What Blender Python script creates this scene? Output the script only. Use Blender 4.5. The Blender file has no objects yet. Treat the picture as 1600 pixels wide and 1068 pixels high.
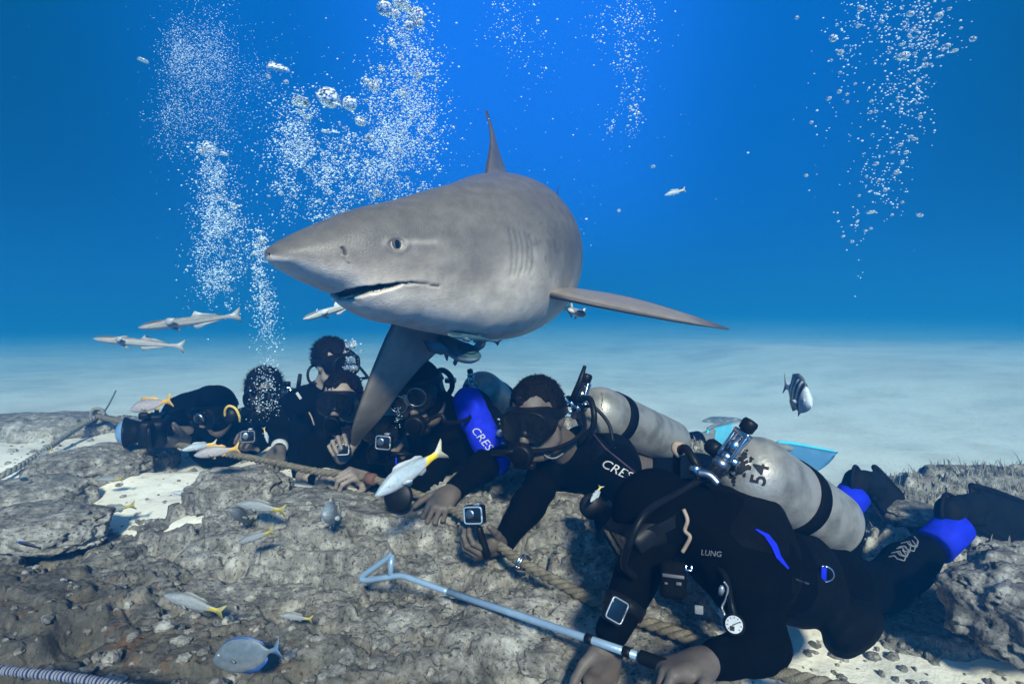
import bpy, bmesh, math, random
import numpy as np
from mathutils import Vector, Matrix, Quaternion
from mathutils.bvhtree import BVHTree

S = bpy.context.scene
C = S.collection
rnd = random.Random(7)
R = math.radians

# ------------------------------------------------------------------ camera
CAM_Z = 0.72
FPX = 900.0                       # focal length in photo pixels (photo 1600 wide)
PITCH = math.atan((534 - 470) / FPX)
cam_d = bpy.data.cameras.new('camera')
cam = bpy.data.objects.new('camera', cam_d)
C.objects.link(cam)
cam.location = (0, 0, CAM_Z)
cam.rotation_euler = (R(90) - PITCH, 0, 0)
cam_d.sensor_width = 36.0
cam_d.lens = 36.0 * FPX / 1600.0
cam_d.clip_start = 0.02
cam_d.clip_end = 500
S.camera = cam

# ------------------------------------------------------------------ daylight through water
SUN_EL, SUN_AZ = R(34), R(170)    # azimuth measured from +Y clockwise: sun high, a little behind the camera
w = bpy.data.worlds.new('World')
S.world = w
w.use_nodes = True
nt = w.node_tree
nt.nodes.clear()
N = nt.nodes.new
out = N('ShaderNodeOutputWorld')
bg = N('ShaderNodeBackground')
bg.inputs['Strength'].default_value = 0.05
sky = N('ShaderNodeTexSky')
sky.sky_type = 'NISHITA'
sky.sun_disc = False
sky.sun_elevation = SUN_EL
sky.sun_rotation = SUN_AZ
tc = N('ShaderNodeTexCoord')
sep = N('ShaderNodeSeparateXYZ')
nt.links.new(tc.outputs['Generated'], sep.inputs[0])
# below the water's critical angle one sees only the blue body of the water; above it the sky
win = N('ShaderNodeMapRange'); win.interpolation_type = 'SMOOTHSTEP'
win.inputs['From Min'].default_value = 0.55
win.inputs['From Max'].default_value = 0.85
nt.links.new(sep.outputs['Z'], win.inputs['Value'])
side = N('ShaderNodeMath'); side.operation = 'SUBTRACT'
nt.links.new(sep.outputs['X'], side.inputs[0]); side.inputs[1].default_value = 0.02
sab = N('ShaderNodeMath'); sab.operation = 'ABSOLUTE'
nt.links.new(side.outputs[0], sab.inputs[0])
ramp = N('ShaderNodeValToRGB')
cr = ramp.color_ramp
cr.interpolation = 'EASE'
WATER_A = (0.012, 0.225, 1.10, 1)
WATER_B = (0.001, 0.155, 0.60, 1)
WATER_C = (0.000, 0.096, 0.225, 1)
cr.elements[0].position = 0.10; cr.elements[0].color = WATER_A
cr.elements[1].position = 0.66; cr.elements[1].color = WATER_C
e = cr.elements.new(0.38); e.color = WATER_B
nt.links.new(sab.outputs[0], ramp.inputs[0])
WATER_GAIN = 12.0
sc_ = N('ShaderNodeVectorMath'); sc_.operation = 'SCALE'
nt.links.new(ramp.outputs[0], sc_.inputs[0]); sc_.inputs['Scale'].default_value = WATER_GAIN
mx = N('ShaderNodeMix'); mx.data_type = 'RGBA'
nt.links.new(win.outputs[0], mx.inputs[0])
nt.links.new(sc_.outputs[0], mx.inputs[6])
nt.links.new(sky.outputs[0], mx.inputs[7])
nt.links.new(mx.outputs[2], bg.inputs['Color'])
nt.links.new(bg.outputs[0], out.inputs['Surface'])

sd = bpy.data.lights.new('sun', 'SUN')
sd.energy = 5.0
sd.angle = R(6)
sd.color = (1.0, 0.91, 0.80)
sun = bpy.data.objects.new('sun', sd)
C.objects.link(sun)
sun.location = (0, 0, 6)
_dir = Vector((math.sin(SUN_AZ) * math.cos(SUN_EL), math.cos(SUN_AZ) * math.cos(SUN_EL), math.sin(SUN_EL)))
sun.rotation_euler = (-_dir).to_track_quat('-Z', 'Y').to_euler()

S.view_settings.view_transform = 'Standard'
S.view_settings.look = 'None'
S.view_settings.exposure = 0.68
S.view_settings.gamma = 1.0
S.cycles.volume_bounces = 1
S.cycles.max_bounces = 8
S.cycles.transparent_max_bounces = 24
S.cycles.caustics_reflective = False
S.cycles.caustics_refractive = False
S.cycles.use_denoising = True

HAZE_DENSITY = 0.086
HAZE_COLOR = (0.03, 0.40, 0.98)
HAZE_ABS = (0.0, 0.12, 1.0)
HAZE_G = 0.6

# ------------------------------------------------------------------ helpers
def W(px, py, Y):
    """world point seen at photo pixel (px, py) at world depth Y"""
    a = (px - 800) / FPX
    b = -(py - 534) / FPX
    cp, sp = math.cos(PITCH), math.sin(PITCH)
    d = Vector((a, cp + b * sp, -sp + b * cp))
    return Vector((0, 0, CAM_Z)) + d * (Y / d.y)

_G = np.random.RandomState(3)
_perm = _G.permutation(256); _perm = np.concatenate([_perm, _perm, _perm])
_grad = _G.normal(size=(256, 3)); _grad /= np.linalg.norm(_grad, axis=1)[:, None]
def noise3(x, y, z):
    x, y, z = np.broadcast_arrays(np.asarray(x, float), np.asarray(y, float), np.asarray(z, float))
    xi, yi, zi = np.floor(x), np.floor(y), np.floor(z)
    fx, fy, fz = x - xi, y - yi, z - zi
    xi = xi.astype(int) & 255; yi = yi.astype(int) & 255; zi = zi.astype(int) & 255
    u, v, t = (q * q * q * (q * (q * 6 - 15) + 10) for q in (fx, fy, fz))
    def g(a, b, c):
        h = _perm[_perm[_perm[(xi + a)] + yi + b] + zi + c] & 255
        gr = _grad[h]
        return gr[..., 0] * (fx - a) + gr[..., 1] * (fy - b) + gr[..., 2] * (fz - c)
    L = lambda p, q, s: p + s * (q - p)
    return 1.5 * L(L(L(g(0,0,0), g(1,0,0), u), L(g(0,1,0), g(1,1,0), u), v),
                   L(L(g(0,0,1), g(1,0,1), u), L(g(0,1,1), g(1,1,1), u), v), t)
def fbm(x, y, z, o=4, lac=2.03, gain=0.5):
    s = 0; a = 1; f = 1
    for i in range(o):
        s = s + a * noise3(x * f + 17.1 * i, y * f - 9.3 * i, z * f + 3.7 * i)
        a *= gain; f *= lac
    return s
def sstep(a, b, x):
    t = np.clip((x - a) / (b - a), 0, 1)
    return t * t * (3 - 2 * t)

def mk(name, V, F, mat=None, parent=None, smooth=True, mats=None, fmat=None):
    """mesh object from numpy verts and a list of face arrays"""
    me = bpy.data.meshes.new(name)
    V = np.asarray(V, dtype=np.float32).reshape(-1, 3)
    if isinstance(F, np.ndarray) and F.ndim == 2:
        F = [F]
    if len(F) and not isinstance(F[0], np.ndarray):
        me.from_pydata([tuple(v) for v in V.tolist()], [], [tuple(f) for f in F])
    else:
        F = [np.asarray(f, dtype=np.int32) for f in F if len(f)]
        me.vertices.add(len(V)); me.vertices.foreach_set('co', V.ravel())
        loops = np.concatenate([f.ravel() for f in F])
        tot = np.concatenate([np.full(len(f), f.shape[1], np.int32) for f in F])
        st = np.concatenate([[0], np.cumsum(tot)[:-1]]).astype(np.int32)
        me.loops.add(len(loops)); me.loops.foreach_set('vertex_index', loops)
        me.polygons.add(len(tot)); me.polygons.foreach_set('loop_start', st)
        me.update(calc_edges=True)
    if smooth:
        me.polygons.foreach_set('use_smooth', np.ones(len(me.polygons), dtype=bool))
    for m in (mats or ([mat] if mat else [])):
        me.materials.append(m)
    if fmat is not None:
        me.polygons.foreach_set('material_index', np.asarray(fmat, dtype=np.int32))
    me.validate()
    o = bpy.data.objects.new(name, me)
    C.objects.link(o)
    if parent is not None:
        o.parent = parent
    return o

def tag(o, label=None, cat=None, group=None, kind=None):
    if label: o['label'] = label
    if cat: o['category'] = cat
    if group: o['group'] = group
    if kind: o['kind'] = kind
    return o

def tree(o):
    r = [o]
    for c in o.children: r += tree(c)
    return r

def rebase(root):
    """give a thing built in world coordinates an origin at its own base"""
    bpy.context.view_layer.update()
    T = [o for o in tree(root) if o.type == 'MESH']
    mn = np.full(3, 1e9); mxx = -mn
    for o in T:
        co = np.empty(len(o.data.vertices) * 3, np.float32); o.data.vertices.foreach_get('co', co)
        co = co.reshape(-1, 3); mn = np.minimum(mn, co.min(0)); mxx = np.maximum(mxx, co.max(0))
    b = Vector(((mn[0] + mxx[0]) / 2, (mn[1] + mxx[1]) / 2, mn[2]))
    for o in T:
        o.data.transform(Matrix.Translation(-b))
    root.location = b
    return root

class MB:
    """collects verts and faces for one mesh"""
    def __init__(s): s.V = []; s.F = []; s.M = []
    def add(s, V, F, m=0):
        k = len(s.V); s.V += [tuple(v) for v in V]
        s.F += [tuple(i + k for i in f) for f in F]; s.M += [m] * len(F)
        return s
    def build(s, name, mat, parent=None, smooth=True):
        mats = mat if isinstance(mat, list) else [mat]
        return mk(name, np.array(s.V), s.F, None, parent, smooth, mats, s.M)

def frame_of(t, up=Vector((0, 0, 1))):
    t = t.normalized()
    if abs(t.dot(up)) > 0.97: up = Vector((0, 1, 0))
    s = t.cross(up).normalized()
    return s, s.cross(t).normalized()

def catmull(P, n=8):
    P = [Vector(p) for p in P]
    if len(P) == 2: return [P[0].lerp(P[1], i / n) for i in range(n + 1)]
    Q = [P[0] * 2 - P[1]] + P + [P[-1] * 2 - P[-2]]
    o = []
    for i in range(1, len(Q) - 2):
        a, b, c, d = Q[i-1:i+3]
        for k in range(n):
            t = k / n
            o.append(0.5 * ((2*b) + (c-a)*t + (2*a-5*b+4*c-d)*t*t + (3*b-a-3*c+d)*t**3))
    o.append(P[-1]); return o

def tube(mb, P, r, n=8, cap=True, m=0):
    """swept round tube; r a number or one per point"""
    P = [Vector(p) for p in P]
    rr = r if isinstance(r, (list, tuple)) else [r] * len(P)
    V = []; F = []
    s = None
    for i, p in enumerate(P):
        t = (P[min(i+1, len(P)-1)] - P[max(i-1, 0)])
        if t.length < 1e-9: t = Vector((0, 0, 1))
        t.normalize()
        if s is None: s, u = frame_of(t)
        else:
            s = (s - t * s.dot(t)).normalized(); u = s.cross(t)
        for k in range(n):
            a = 2 * math.pi * k / n
            V.append(p + (s * math.cos(a) + u * math.sin(a)) * rr[i])
    for i in range(len(P) - 1):
        for k in range(n):
            F.append((i*n+k, i*n+(k+1) % n, (i+1)*n+(k+1) % n, (i+1)*n+k))
    if cap:
        F.append(tuple(range(n))[::-1]); F.append(tuple(range((len(P)-1)*n, len(P)*n)))
    mb.add(V, F, m); return mb

def lathe(mb, a, ax, prof, n=24, m=0, up=None):
    """prof: (distance along axis, radius)"""
    a = Vector(a); ax = Vector(ax).normalized(); s, u = frame_of(ax)
    V = []; F = []
    for (d, r) in prof:
        for k in range(n):
            t = 2*math.pi*k/n
            V.append(a + ax*d + (s*math.cos(t) + u*math.sin(t))*r)
    q = len(prof)
    for i in range(q-1):
        for k in range(n):
            F.append((i*n+k, i*n+(k+1) % n, (i+1)*n+(k+1) % n, (i+1)*n+k))
    F.append(tuple(range(n))[::-1]); F.append(tuple(range((q-1)*n, q*n)))
    mb.add(V, F, m); return mb

def rbox(mb, c, ax, ay, az, sx, sy, sz, bev=0.15, m=0):
    """box with chamfered edges; half sizes sx, sy, sz along unit axes"""
    bm = bmesh.new()
    bmesh.ops.create_cube(bm, size=2)
    bmesh.ops.scale(bm, verts=bm.verts, vec=(sx, sy, sz))
    bmesh.ops.bevel(bm, geom=list(bm.edges), offset=bev*min(sx, sy, sz)*2*0.49, segments=2, profile=0.5, affect='EDGES')
    bm.verts.index_update()
    c = Vector(c)
    V = [c + ax*v.co.x + ay*v.co.y + az*v.co.z for v in bm.verts]
    F = [tuple(v.index for v in f.verts) for f in bm.faces]
    bm.free(); mb.add(V, F, m); return mb

# ---- signed distance modelling: round cones, ellipsoids, smooth union, surface nets
def nets(F, org, h):
    I = F < 0
    A = np.zeros(tuple(n-1 for n in F.shape), np.int8)
    for a in (0, 1):
        for b in (0, 1):
            for c in (0, 1):
                A += I[a:a+A.shape[0], b:b+A.shape[1], c:c+A.shape[2]]
    act = (A > 0) & (A < 8)
    ijk = np.argwhere(act)
    idx = np.full(A.shape, -1, np.int32); idx[act] = np.arange(len(ijk))
    acc = np.zeros((len(ijk), 3)); cnt = np.zeros(len(ijk))
    cor = [(a, b, c) for a in (0, 1) for b in (0, 1) for c in (0, 1)]
    for p in cor:
        for q in cor:
            if p < q and sum(abs(p[i]-q[i]) for i in range(3)) == 1:
                fa = F[ijk[:, 0]+p[0], ijk[:, 1]+p[1], ijk[:, 2]+p[2]]
                fb = F[ijk[:, 0]+q[0], ijk[:, 1]+q[1], ijk[:, 2]+q[2]]
                m = (fa < 0) != (fb < 0)
                t = fa[m] / (fa[m] - fb[m])
                acc[m] += np.array(p) + t[:, None] * (np.array(q) - np.array(p)); cnt[m] += 1
    V = (ijk + acc / cnt[:, None]) * h + org
    Q = []
    for ax in range(3):
        o1, o2 = [(1, 2), (2, 0), (0, 1)][ax]
        sl0 = [slice(None)]*3; sl1 = [slice(None)]*3
        sl0[ax] = slice(0, -1); sl1[ax] = slice(1, None)
        X = I[tuple(sl0)] != I[tuple(sl1)]
        e = np.argwhere(X)
        e = e[(e[:, o1] > 0) & (e[:, o2] > 0) & (e[:, o1] < F.shape[o1]-1) & (e[:, o2] < F.shape[o2]-1)]
        if not len(e): continue
        d1 = np.zeros(3, int); d1[o1] = 1
        d2 = np.zeros(3, int); d2[o2] = 1
        c = [idx[tuple((e - x).T)] for x in (d1 + d2, d2, 0*d1, d1)]
        q = np.stack(c, 1)
        fl = I[tuple(e.T)]
        q[~fl] = q[~fl][:, ::-1]
        Q.append(q)
    return V, np.concatenate(Q)

def rc(a, b, ra, rb=None, k=None, sub=False):
    return ('c', np.array(a, float), np.array(b, float), ra, ra if rb is None else rb, k, sub)
def el(c, ax, ay, az, rx, ry, rz, k=None, sub=False):
    return ('e', np.array(c, float), np.array([ax, ay, az], float), (rx, ry, rz), None, k, sub)

def sdf(prims, h=0.008, k=0.02, rough=0.0, rfreq=20.0, post=None):
    mn = np.full(3, 1e9); mxx = -mn
    bb = []
    for p in prims:
        if p[0] == 'c':
            r = max(p[3], p[4]); lo = np.minimum(p[1], p[2]) - r; hi = np.maximum(p[1], p[2]) + r
        else:
            r = max(p[3]); lo = p[1] - r; hi = p[1] + r
        bb.append((lo, hi))
        if not p[6]: mn = np.minimum(mn, lo); mxx = np.maximum(mxx, hi)
    mg = 3*h + k
    org = mn - mg
    n = np.ceil((mxx + mg - org) / h).astype(int) + 1
    F = np.full(tuple(n), 0.5, np.float32)
    for p, (lo, hi) in zip(prims, bb):
        kk = p[5] if p[5] is not None else k
        e = kk + 4*h + 0.02
        i0 = np.clip(((lo - e - org) / h).astype(int), 0, n-1); i1 = np.clip(((hi + e - org) / h).astype(int) + 2, 1, n)
        if (i1 <= i0).any(): continue
        g = [((np.arange(i0[j], i1[j])) * h + org[j]).astype(np.float32) for j in range(3)]
        X = g[0][:, None, None]; Y = g[1][None, :, None]; Z = g[2][None, None, :]
        if p[0] == 'c':
            a, b = p[1], p[2]; ab = b - a; L = max(float(ab @ ab), 1e-9)
            t = np.clip(((X-a[0])*ab[0] + (Y-a[1])*ab[1] + (Z-a[2])*ab[2]) / L, 0, 1)
            d = np.sqrt((X-a[0]-t*ab[0])**2 + (Y-a[1]-t*ab[1])**2 + (Z-a[2]-t*ab[2])**2) - (p[3] + (p[4]-p[3])*t)
        else:
            c, A, rr = p[1], p[2], p[3]
            q = [((X-c[0])*A[i][0] + (Y-c[1])*A[i][1] + (Z-c[2])*A[i][2]) for i in range(3)]
            k0 = np.sqrt(sum((q[i]/rr[i])**2 for i in range(3)))
            k1 = np.sqrt(sum((q[i]/rr[i]**2)**2 for i in range(3)))
            d = k0*(k0-1)/np.maximum(k1, 1e-6)
        sl = tuple(slice(i0[j], i1[j]) for j in range(3))
        f = F[sl]
        if p[6]:
            hh = np.maximum(kk - np.abs(f + d), 0) / max(kk, 1e-6)
            F[sl] = np.maximum(f, -d) + hh*hh*kk*0.25
        else:
            hh = np.maximum(kk - np.abs(f - d), 0) / max(kk, 1e-6)
            F[sl] = np.minimum(f, d) - hh*hh*kk*0.25
    if post is not None or rough:
        ii = np.argwhere(np.abs(F) < 4*h + rough)
        P = ii * h + org
        d = 0
        if rough: d = d + rough * fbm(P[:, 0]*rfreq, P[:, 1]*rfreq, P[:, 2]*rfreq, 3)
        if post is not None: d = d + post(P)
        F[tuple(ii.T)] += d
    return nets(F, org, h)

# ------------------------------------------------------------------ materials
def mat(name, c1, c2=None, rough=0.6, spec=0.3, scale=8.0, bump=0.0, bscale=40.0, metal=0.0, detail=6.0, lo=0.35, hi=0.65, coat=0.0):
    m = bpy.data.materials.new(name); m.use_nodes = True
    t = m.node_tree; b = t.nodes['Principled BSDF']
    b.inputs['Roughness'].default_value = rough
    b.inputs['Specular IOR Level'].default_value = spec
    b.inputs['Metallic'].default_value = metal
    b.inputs['Coat Weight'].default_value = coat
    co = t.nodes.new('ShaderNodeTexCoord')
    n = t.nodes.new('ShaderNodeTexNoise'); n.inputs['Scale'].default_value = scale; n.inputs['Detail'].default_value = detail
    t.links.new(co.outputs['Object'], n.inputs['Vector'])
    r = t.nodes.new('ShaderNodeValToRGB')
    r.color_ramp.elements[0].position = lo; r.color_ramp.elements[1].position = hi
    c2 = c2 or tuple(x*0.8 for x in c1)
    r.color_ramp.elements[0].color = (*c1, 1); r.color_ramp.elements[1].color = (*c2, 1)
    t.links.new(n.outputs['Fac'], r.inputs[0]); t.links.new(r.outputs[0], b.inputs['Base Color'])
    if bump:
        n2 = t.nodes.new('ShaderNodeTexNoise'); n2.inputs['Scale'].default_value = bscale; n2.inputs['Detail'].default_value = 5
        t.links.new(co.outputs['Object'], n2.inputs['Vector'])
        bp = t.nodes.new('ShaderNodeBump'); bp.inputs['Strength'].default_value = bump; bp.inputs['Distance'].default_value = 0.01
        t.links.new(n2.outputs['Fac'], bp.inputs['Height']); t.links.new(bp.outputs[0], b.inputs['Normal'])
    return m
def attr_mat(name, attr, rough=0.5, spec=0.3, bump=0.0, bscale=120.0, var=0.15, vscale=14.0):
    """base colour from a colour attribute (the animal's own markings), broken up a little by noise"""
    m = bpy.data.materials.new(name); m.use_nodes = True
    t = m.node_tree; b = t.nodes['Principled BSDF']
    b.inputs['Roughness'].default_value = rough; b.inputs['Specular IOR Level'].default_value = spec
    a = t.nodes.new('ShaderNodeAttribute'); a.attribute_name = attr
    co = t.nodes.new('ShaderNodeTexCoord')
    n = t.nodes.new('ShaderNodeTexNoise'); n.inputs['Scale'].default_value = vscale; n.inputs['Detail'].default_value = 8
    t.links.new(co.outputs['Object'], n.inputs['Vector'])
    mr = t.nodes.new('ShaderNodeMapRange'); mr.inputs['From Min'].default_value = 0.3; mr.inputs['From Max'].default_value = 0.7
    mr.inputs['To Min'].default_value = 1-var; mr.inputs['To Max'].default_value = 1+var
    t.links.new(n.outputs['Fac'], mr.inputs['Value'])
    vm = t.nodes.new('ShaderNodeVectorMath'); vm.operation = 'SCALE'
    t.links.new(a.outputs['Color'], vm.inputs[0]); t.links.new(mr.outputs[0], vm.inputs['Scale'])
    t.links.new(vm.outputs[0], b.inputs['Base Color'])
    if bump:
        n2 = t.nodes.new('ShaderNodeTexNoise'); n2.inputs['Scale'].default_value = bscale; n2.inputs['Detail'].default_value = 4
        t.links.new(co.outputs['Object'], n2.inputs['Vector'])
        bp = t.nodes.new('ShaderNodeBump'); bp.inputs['Strength'].default_value = bump; bp.inputs['Distance'].default_value = 0.004
        t.links.new(n2.outputs['Fac'], bp.inputs['Height']); t.links.new(bp.outputs[0], b.inputs['Normal'])
    return m
def set_col(o, name, cols):
    a = o.data.color_attributes.new(name, 'FLOAT_COLOR', 'POINT')
    c = np.ones((len(o.data.vertices), 4), np.float32); c[:, :3] = cols
    a.data.foreach_set('color', c.ravel())
# ------------------------------------------------------------------ seabed
def edge_y(x):
    """depth at which the rock pavement ends and open sand begins"""
    e = np.interp(x, [-6, -3.2, -2.0, -0.5, 0.6, 1.3, 2.2, 4, 8], [3.7, 3.6, 3.45, 3.5, 3.3, 2.75, 2.75, 2.9, 3.2])
    return e + 0.18*noise3(x*1.3, 0.3, 5.0)
def worley(x, y, s, seed):
    X = x*s; Y = y*s; xi = np.floor(X).astype(int); yi = np.floor(Y).astype(int)
    d1 = np.full(x.shape, 9.0); d2 = np.full(x.shape, 9.0); idv = np.zeros(x.shape)
    for a in (-1, 0, 1):
        for b in (-1, 0, 1):
            hx = _perm[(_perm[(xi+a+seed) & 255] + yi + b) & 255]; hy = _perm[(hx + 57 + seed) & 255]
            dd = np.hypot(xi+a+0.1+0.8*hx/255.0 - X, yi+b+0.1+0.8*hy/255.0 - Y)
            c = dd < d1
            d2 = np.where(c, d1, np.minimum(d2, dd)); idv = np.where(c, hx/255.0, idv); d1 = np.where(c, dd, d1)
    return d1, d2, idv
ROPE_PTS = [(152, 650, 3.30), (205, 664, 2.95), (262, 690, 2.62), (330, 704, 2.40), (390, 715, 2.28), (450, 727, 2.18), (492, 736, 2.12), (530, 740, 2.08), (585, 749, 2.0), (640, 768, 1.90), (690, 788, 1.80), (735, 815, 1.67), (780, 852, 1.54), (815, 878, 1.46), (870, 908, 1.38), (930, 940, 1.30), (1000, 968, 1.22), (1060, 990, 1.16), (1110, 1008, 1.12), (1190, 1042, 1.06), (1300, 1072, 1.0), (1420, 1100, .97)]
ROPE2_PTS = [(150, 651, 3.28), (128, 664, 3.15), (100, 682, 2.95), (70, 703, 2.75), (40, 722, 2.60), (12, 738, 2.50), (-40, 762, 2.38), (-110, 790, 2.25)]
POLE_PTS = [(613, 866, 1.36), (565, 901, 1.385), (600, 902, 1.35), (632, 900, 1.335), (650, 906, 1.32), (700, 924, 1.285), (800, 957, 1.205), (915, 996, 1.095), (1005, 1027, 1.02), (1062, 1046, .975)]
CORD_PTS = [(-60, 1040, .985), (0, 1046, .96), (90, 1055, .935), (190, 1072, .91), (260, 1088, .90)]
CAPS = []
for P_, dr in ((ROPE_PTS, .014), (ROPE2_PTS, .012), (POLE_PTS, .012), (CORD_PTS, .008)):
    Q_ = [W(*p) for p in P_]
    for a, b in zip(Q_[:-1], Q_[1:]):
        m_ = max(1, int((b-a).length/.05))
        for i in range(m_): CAPS.append((*a.lerp(b, i/m_), dr, .012))
for p, dr, r_ in (((945, 1045, 1.10), .03, .05), ((1085, 1042, .99), .05, .06), ((1195, 1010, 1.08), .055, .05), ((1120, 1030, 1.0), .045, .05), ((762, 862, 1.54), .03, .05), ((786, 846, 1.60), .04, .05), ((690, 785, 1.78), .02, .05),
                 ((1376, 930, 1.66), .06, .07), ((1430, 880, 1.73), .055, .06), ((1482, 832, 1.80), .045, .06), ((1300, 915, 1.42), .10, .10), ((1250, 930, 1.36), .11, .10), ((1488, 800, 1.82), .05, .05), ((1560, 820, 2.0), .03, .06), ((1318, 782, 2.06), .05, .06), ((1350, 760, 2.12), .05, .06), ((1395, 795, 2.35), .03, .05),
                 ((500, 752, 2.12), .045, .09), ((560, 758, 2.02), .04, .08), ((440, 735, 2.3), .04, .08), ((610, 775, 1.9), .03, .06), ((650, 790, 1.8), .03, .06), ((432, 715, 2.5), .03, .06), ((240, 690, 2.55), .05, .10), ((280, 690, 2.6), .03, .06), ((380, 1025, 1.0), .05, .07), ((320, 720, 2.8), .02, .12), ((300, 945, 1.22), .03, .05), ((1110, 690, 3.3), .06, .10), ((1240, 720, 3.15), .06, .14), ((1190, 705, 3.2), .06, .10), ((1235, 756, 2.8), .02, .14), ((1285, 752, 2.8), .02, .10), ((1235, 752, 3.0), .03, .16), ((1280, 750, 2.6), .0, .08)):
    v_ = W(*p); CAPS.append((v_.x, v_.y, v_.z, dr, r_))
def rest(x, y, h):
    """rock and sand lie under the things that rest on them"""
    h = np.array(h, float)
    for cx, cy, cz, dr, r_ in CAPS:
        R_ = r_+0.24
        if x.ndim == 2 and x.shape[0] > 50:
            rows = np.where(np.abs(y[:, 0]-cy) < R_)[0]
            if not len(rows): continue
            sl = slice(rows[0], rows[-1]+1)
        else: sl = slice(None)
        d = np.hypot(x[sl]-cx, y[sl]-cy)
        h[sl] = np.minimum(h[sl], np.where(d < R_, cz-dr+0.28*np.maximum(0, d-r_), 9))
    return h
def base_h(x, y):
    """broad lie of the rock pavement"""
    x = np.asarray(x, float); y = np.asarray(y, float)
    h = -0.062 + 0.030*fbm(x*1.1, y*1.1, 1.7, 3)
    # hollow on the right in which the nearest diver lies
    h = h - 0.15*sstep(0.30, 0.75, x)*(1-sstep(2.0, 2.6, y))
    h = h - 0.11*sstep(0.5, 1.1, x)*sstep(2.0, 2.5, y)
    # left side, lower towards the sand
    h = h - 0.05*sstep(-0.5, -1.2, x)*sstep(1.8, 2.3, y)
    return h
def rock_h(x, y):
    x = np.asarray(x, float); y = np.asarray(y, float)
    wx = x + 0.07*fbm(x*3.5, y*3.5, 9.1, 3); wy = y + 0.07*fbm(x*3.5, y*3.5, 4.4, 3)
    h = base_h(x, y)
    nl = 1-0.75*sstep(1.40, 1.0, 0.55*x+y)      # flatter slab close by on the left
    m1 = nl*sstep(-0.25, 0.35, fbm(x*1.7, y*1.7, 11.0, 2))
    d1, d2, iv = worley(wx, wy*1.25, 3.0, 11)
    h = h + m1*(0.060*(np.sqrt(np.clip(1-d1*d1*0.9, 0, 1))-0.6)*(0.3+iv) - 0.055*(1-sstep(0.0, 0.09, d2-d1))*(iv > 0.3))
    d1, d2, iv = worley(wx*1.0+0.3*wy, wy*1.3, 8.5, 37)
    m2 = nl*sstep(-0.2, 0.4, fbm(x*2.9, y*2.9, 21.0, 2))
    h = h + m2*(0.017*(np.sqrt(np.clip(1-d1*d1, 0, 1))-0.6)*(0.3+iv) - 0.030*(1-sstep(0.0, 0.14, d2-d1))*(iv > 0.5))
    # ledges with dark undercut edges
    q = fbm(x*1.5+3, y*2.4, 2.2, 4)
    h = h + (0.35+0.65*nl)*(0.045*sstep(-0.02, 0.02, q) + 0.040*sstep(0.24, 0.27, q) + 0.03*sstep(-0.3, -0.27, q))
    # holes and crumbly relief
    p = fbm(wx*6.5, wy*9, 6.0, 3)
    h = h - 0.045*sstep(0.42, 0.60, p)
    p2 = noise3(x*27, y*36, 1.0)
    h = h - 0.016*sstep(0.38, 0.58, p2)
    p3 = noise3(x*58, y*70, 8.0)
    h = h - 0.008*sstep(0.30, 0.5, p3)
    h = h + 0.0065*fbm(x*22, y*22, 3.3, 5, 2.1, 0.60)
    # sand pockets among the boulders on the left
    sp = sstep(-0.75, -1.0, x + 0.25*noise3(x*1.2, y*1.2, 3.0))*sstep(2.05, 2.25, y + 0.2*noise3(x*1.4, y*1.4, 8.0))*(1-sstep(3.0, 3.3, y))
    h = h - 0.13*sp
    # pale sand pockets in the foreground and round the nearest diver's legs
    pk = sstep(0.16, 0.34, fbm(x*2.3+5, y*2.6, 31.0, 3))*(1-sstep(1.9, 2.3, y))
    rt = sstep(0.50, 0.70, x+0.1*noise3(x*3, y*3, 2.0))*sstep(1.0, 1.15, y)*(1-sstep(1.75, 1.95, y+0.1*noise3(x*3, y*3, 6.0)))*(1-sstep(1.30, 1.6, x))
    h = h - 0.075*pk - 0.10*rt
    # the pavement ends
    e = edge_y(x)
    h = h - 1.15*sstep(-0.02, 0.6, y-e)
    return rest(x, y, h)
def sand_h(x, y):
    x = np.asarray(x, float); y = np.asarray(y, float)
    h = -0.050 + base_h(x, y)*0.9 + 0.012*noise3(x*2.1, y*2.1, 7.7) + 0.010*noise3(x*7, y*7, 1.7) + 0.004*noise3(x*19, y*19, 5.7)
    h = h - 0.06*sstep(1.5, 1.15, 0.55*x+y)*sstep(0.2, -0.2, x)
    h = h + 0.105*sstep(-0.45, -0.85, x)*sstep(1.65, 2.0, y)
    e = edge_y(x)
    far = sstep(-0.2, 1.4, y-e)
    left = sstep(0.6, -1.6, x)
    slope = 0.003 + 0.032*left
    h = h*(1-far) + far*(-0.80 + 0.36*left - slope*np.clip(y-4, 0, 99) + 0.06*fbm(x*0.25, y*0.25, 0.4, 3))
    # pale dune rising on the right
    h = h + 0.42*sstep(3.6, 7.5, x+0.10*(y-7))*sstep(4.5, 9.0, y)*(1-sstep(12, 26, y))
    return rest(x, y, h)

def persp_grid(y0, y1, nx, ny, k, pad):
    yy = y0*(y1/y0)**np.linspace(0, 1, ny)
    uu = np.linspace(-1, 1, nx)
    Y = np.repeat(yy[:, None], nx, 1); X = uu[None, :]*(k*Y + pad)
    i = np.arange(ny*nx).reshape(ny, nx)
    F = np.stack([i[:-1, :-1], i[:-1, 1:], i[1:, 1:], i[1:, :-1]], -1).reshape(-1, 4)
    return X, Y, F

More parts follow.
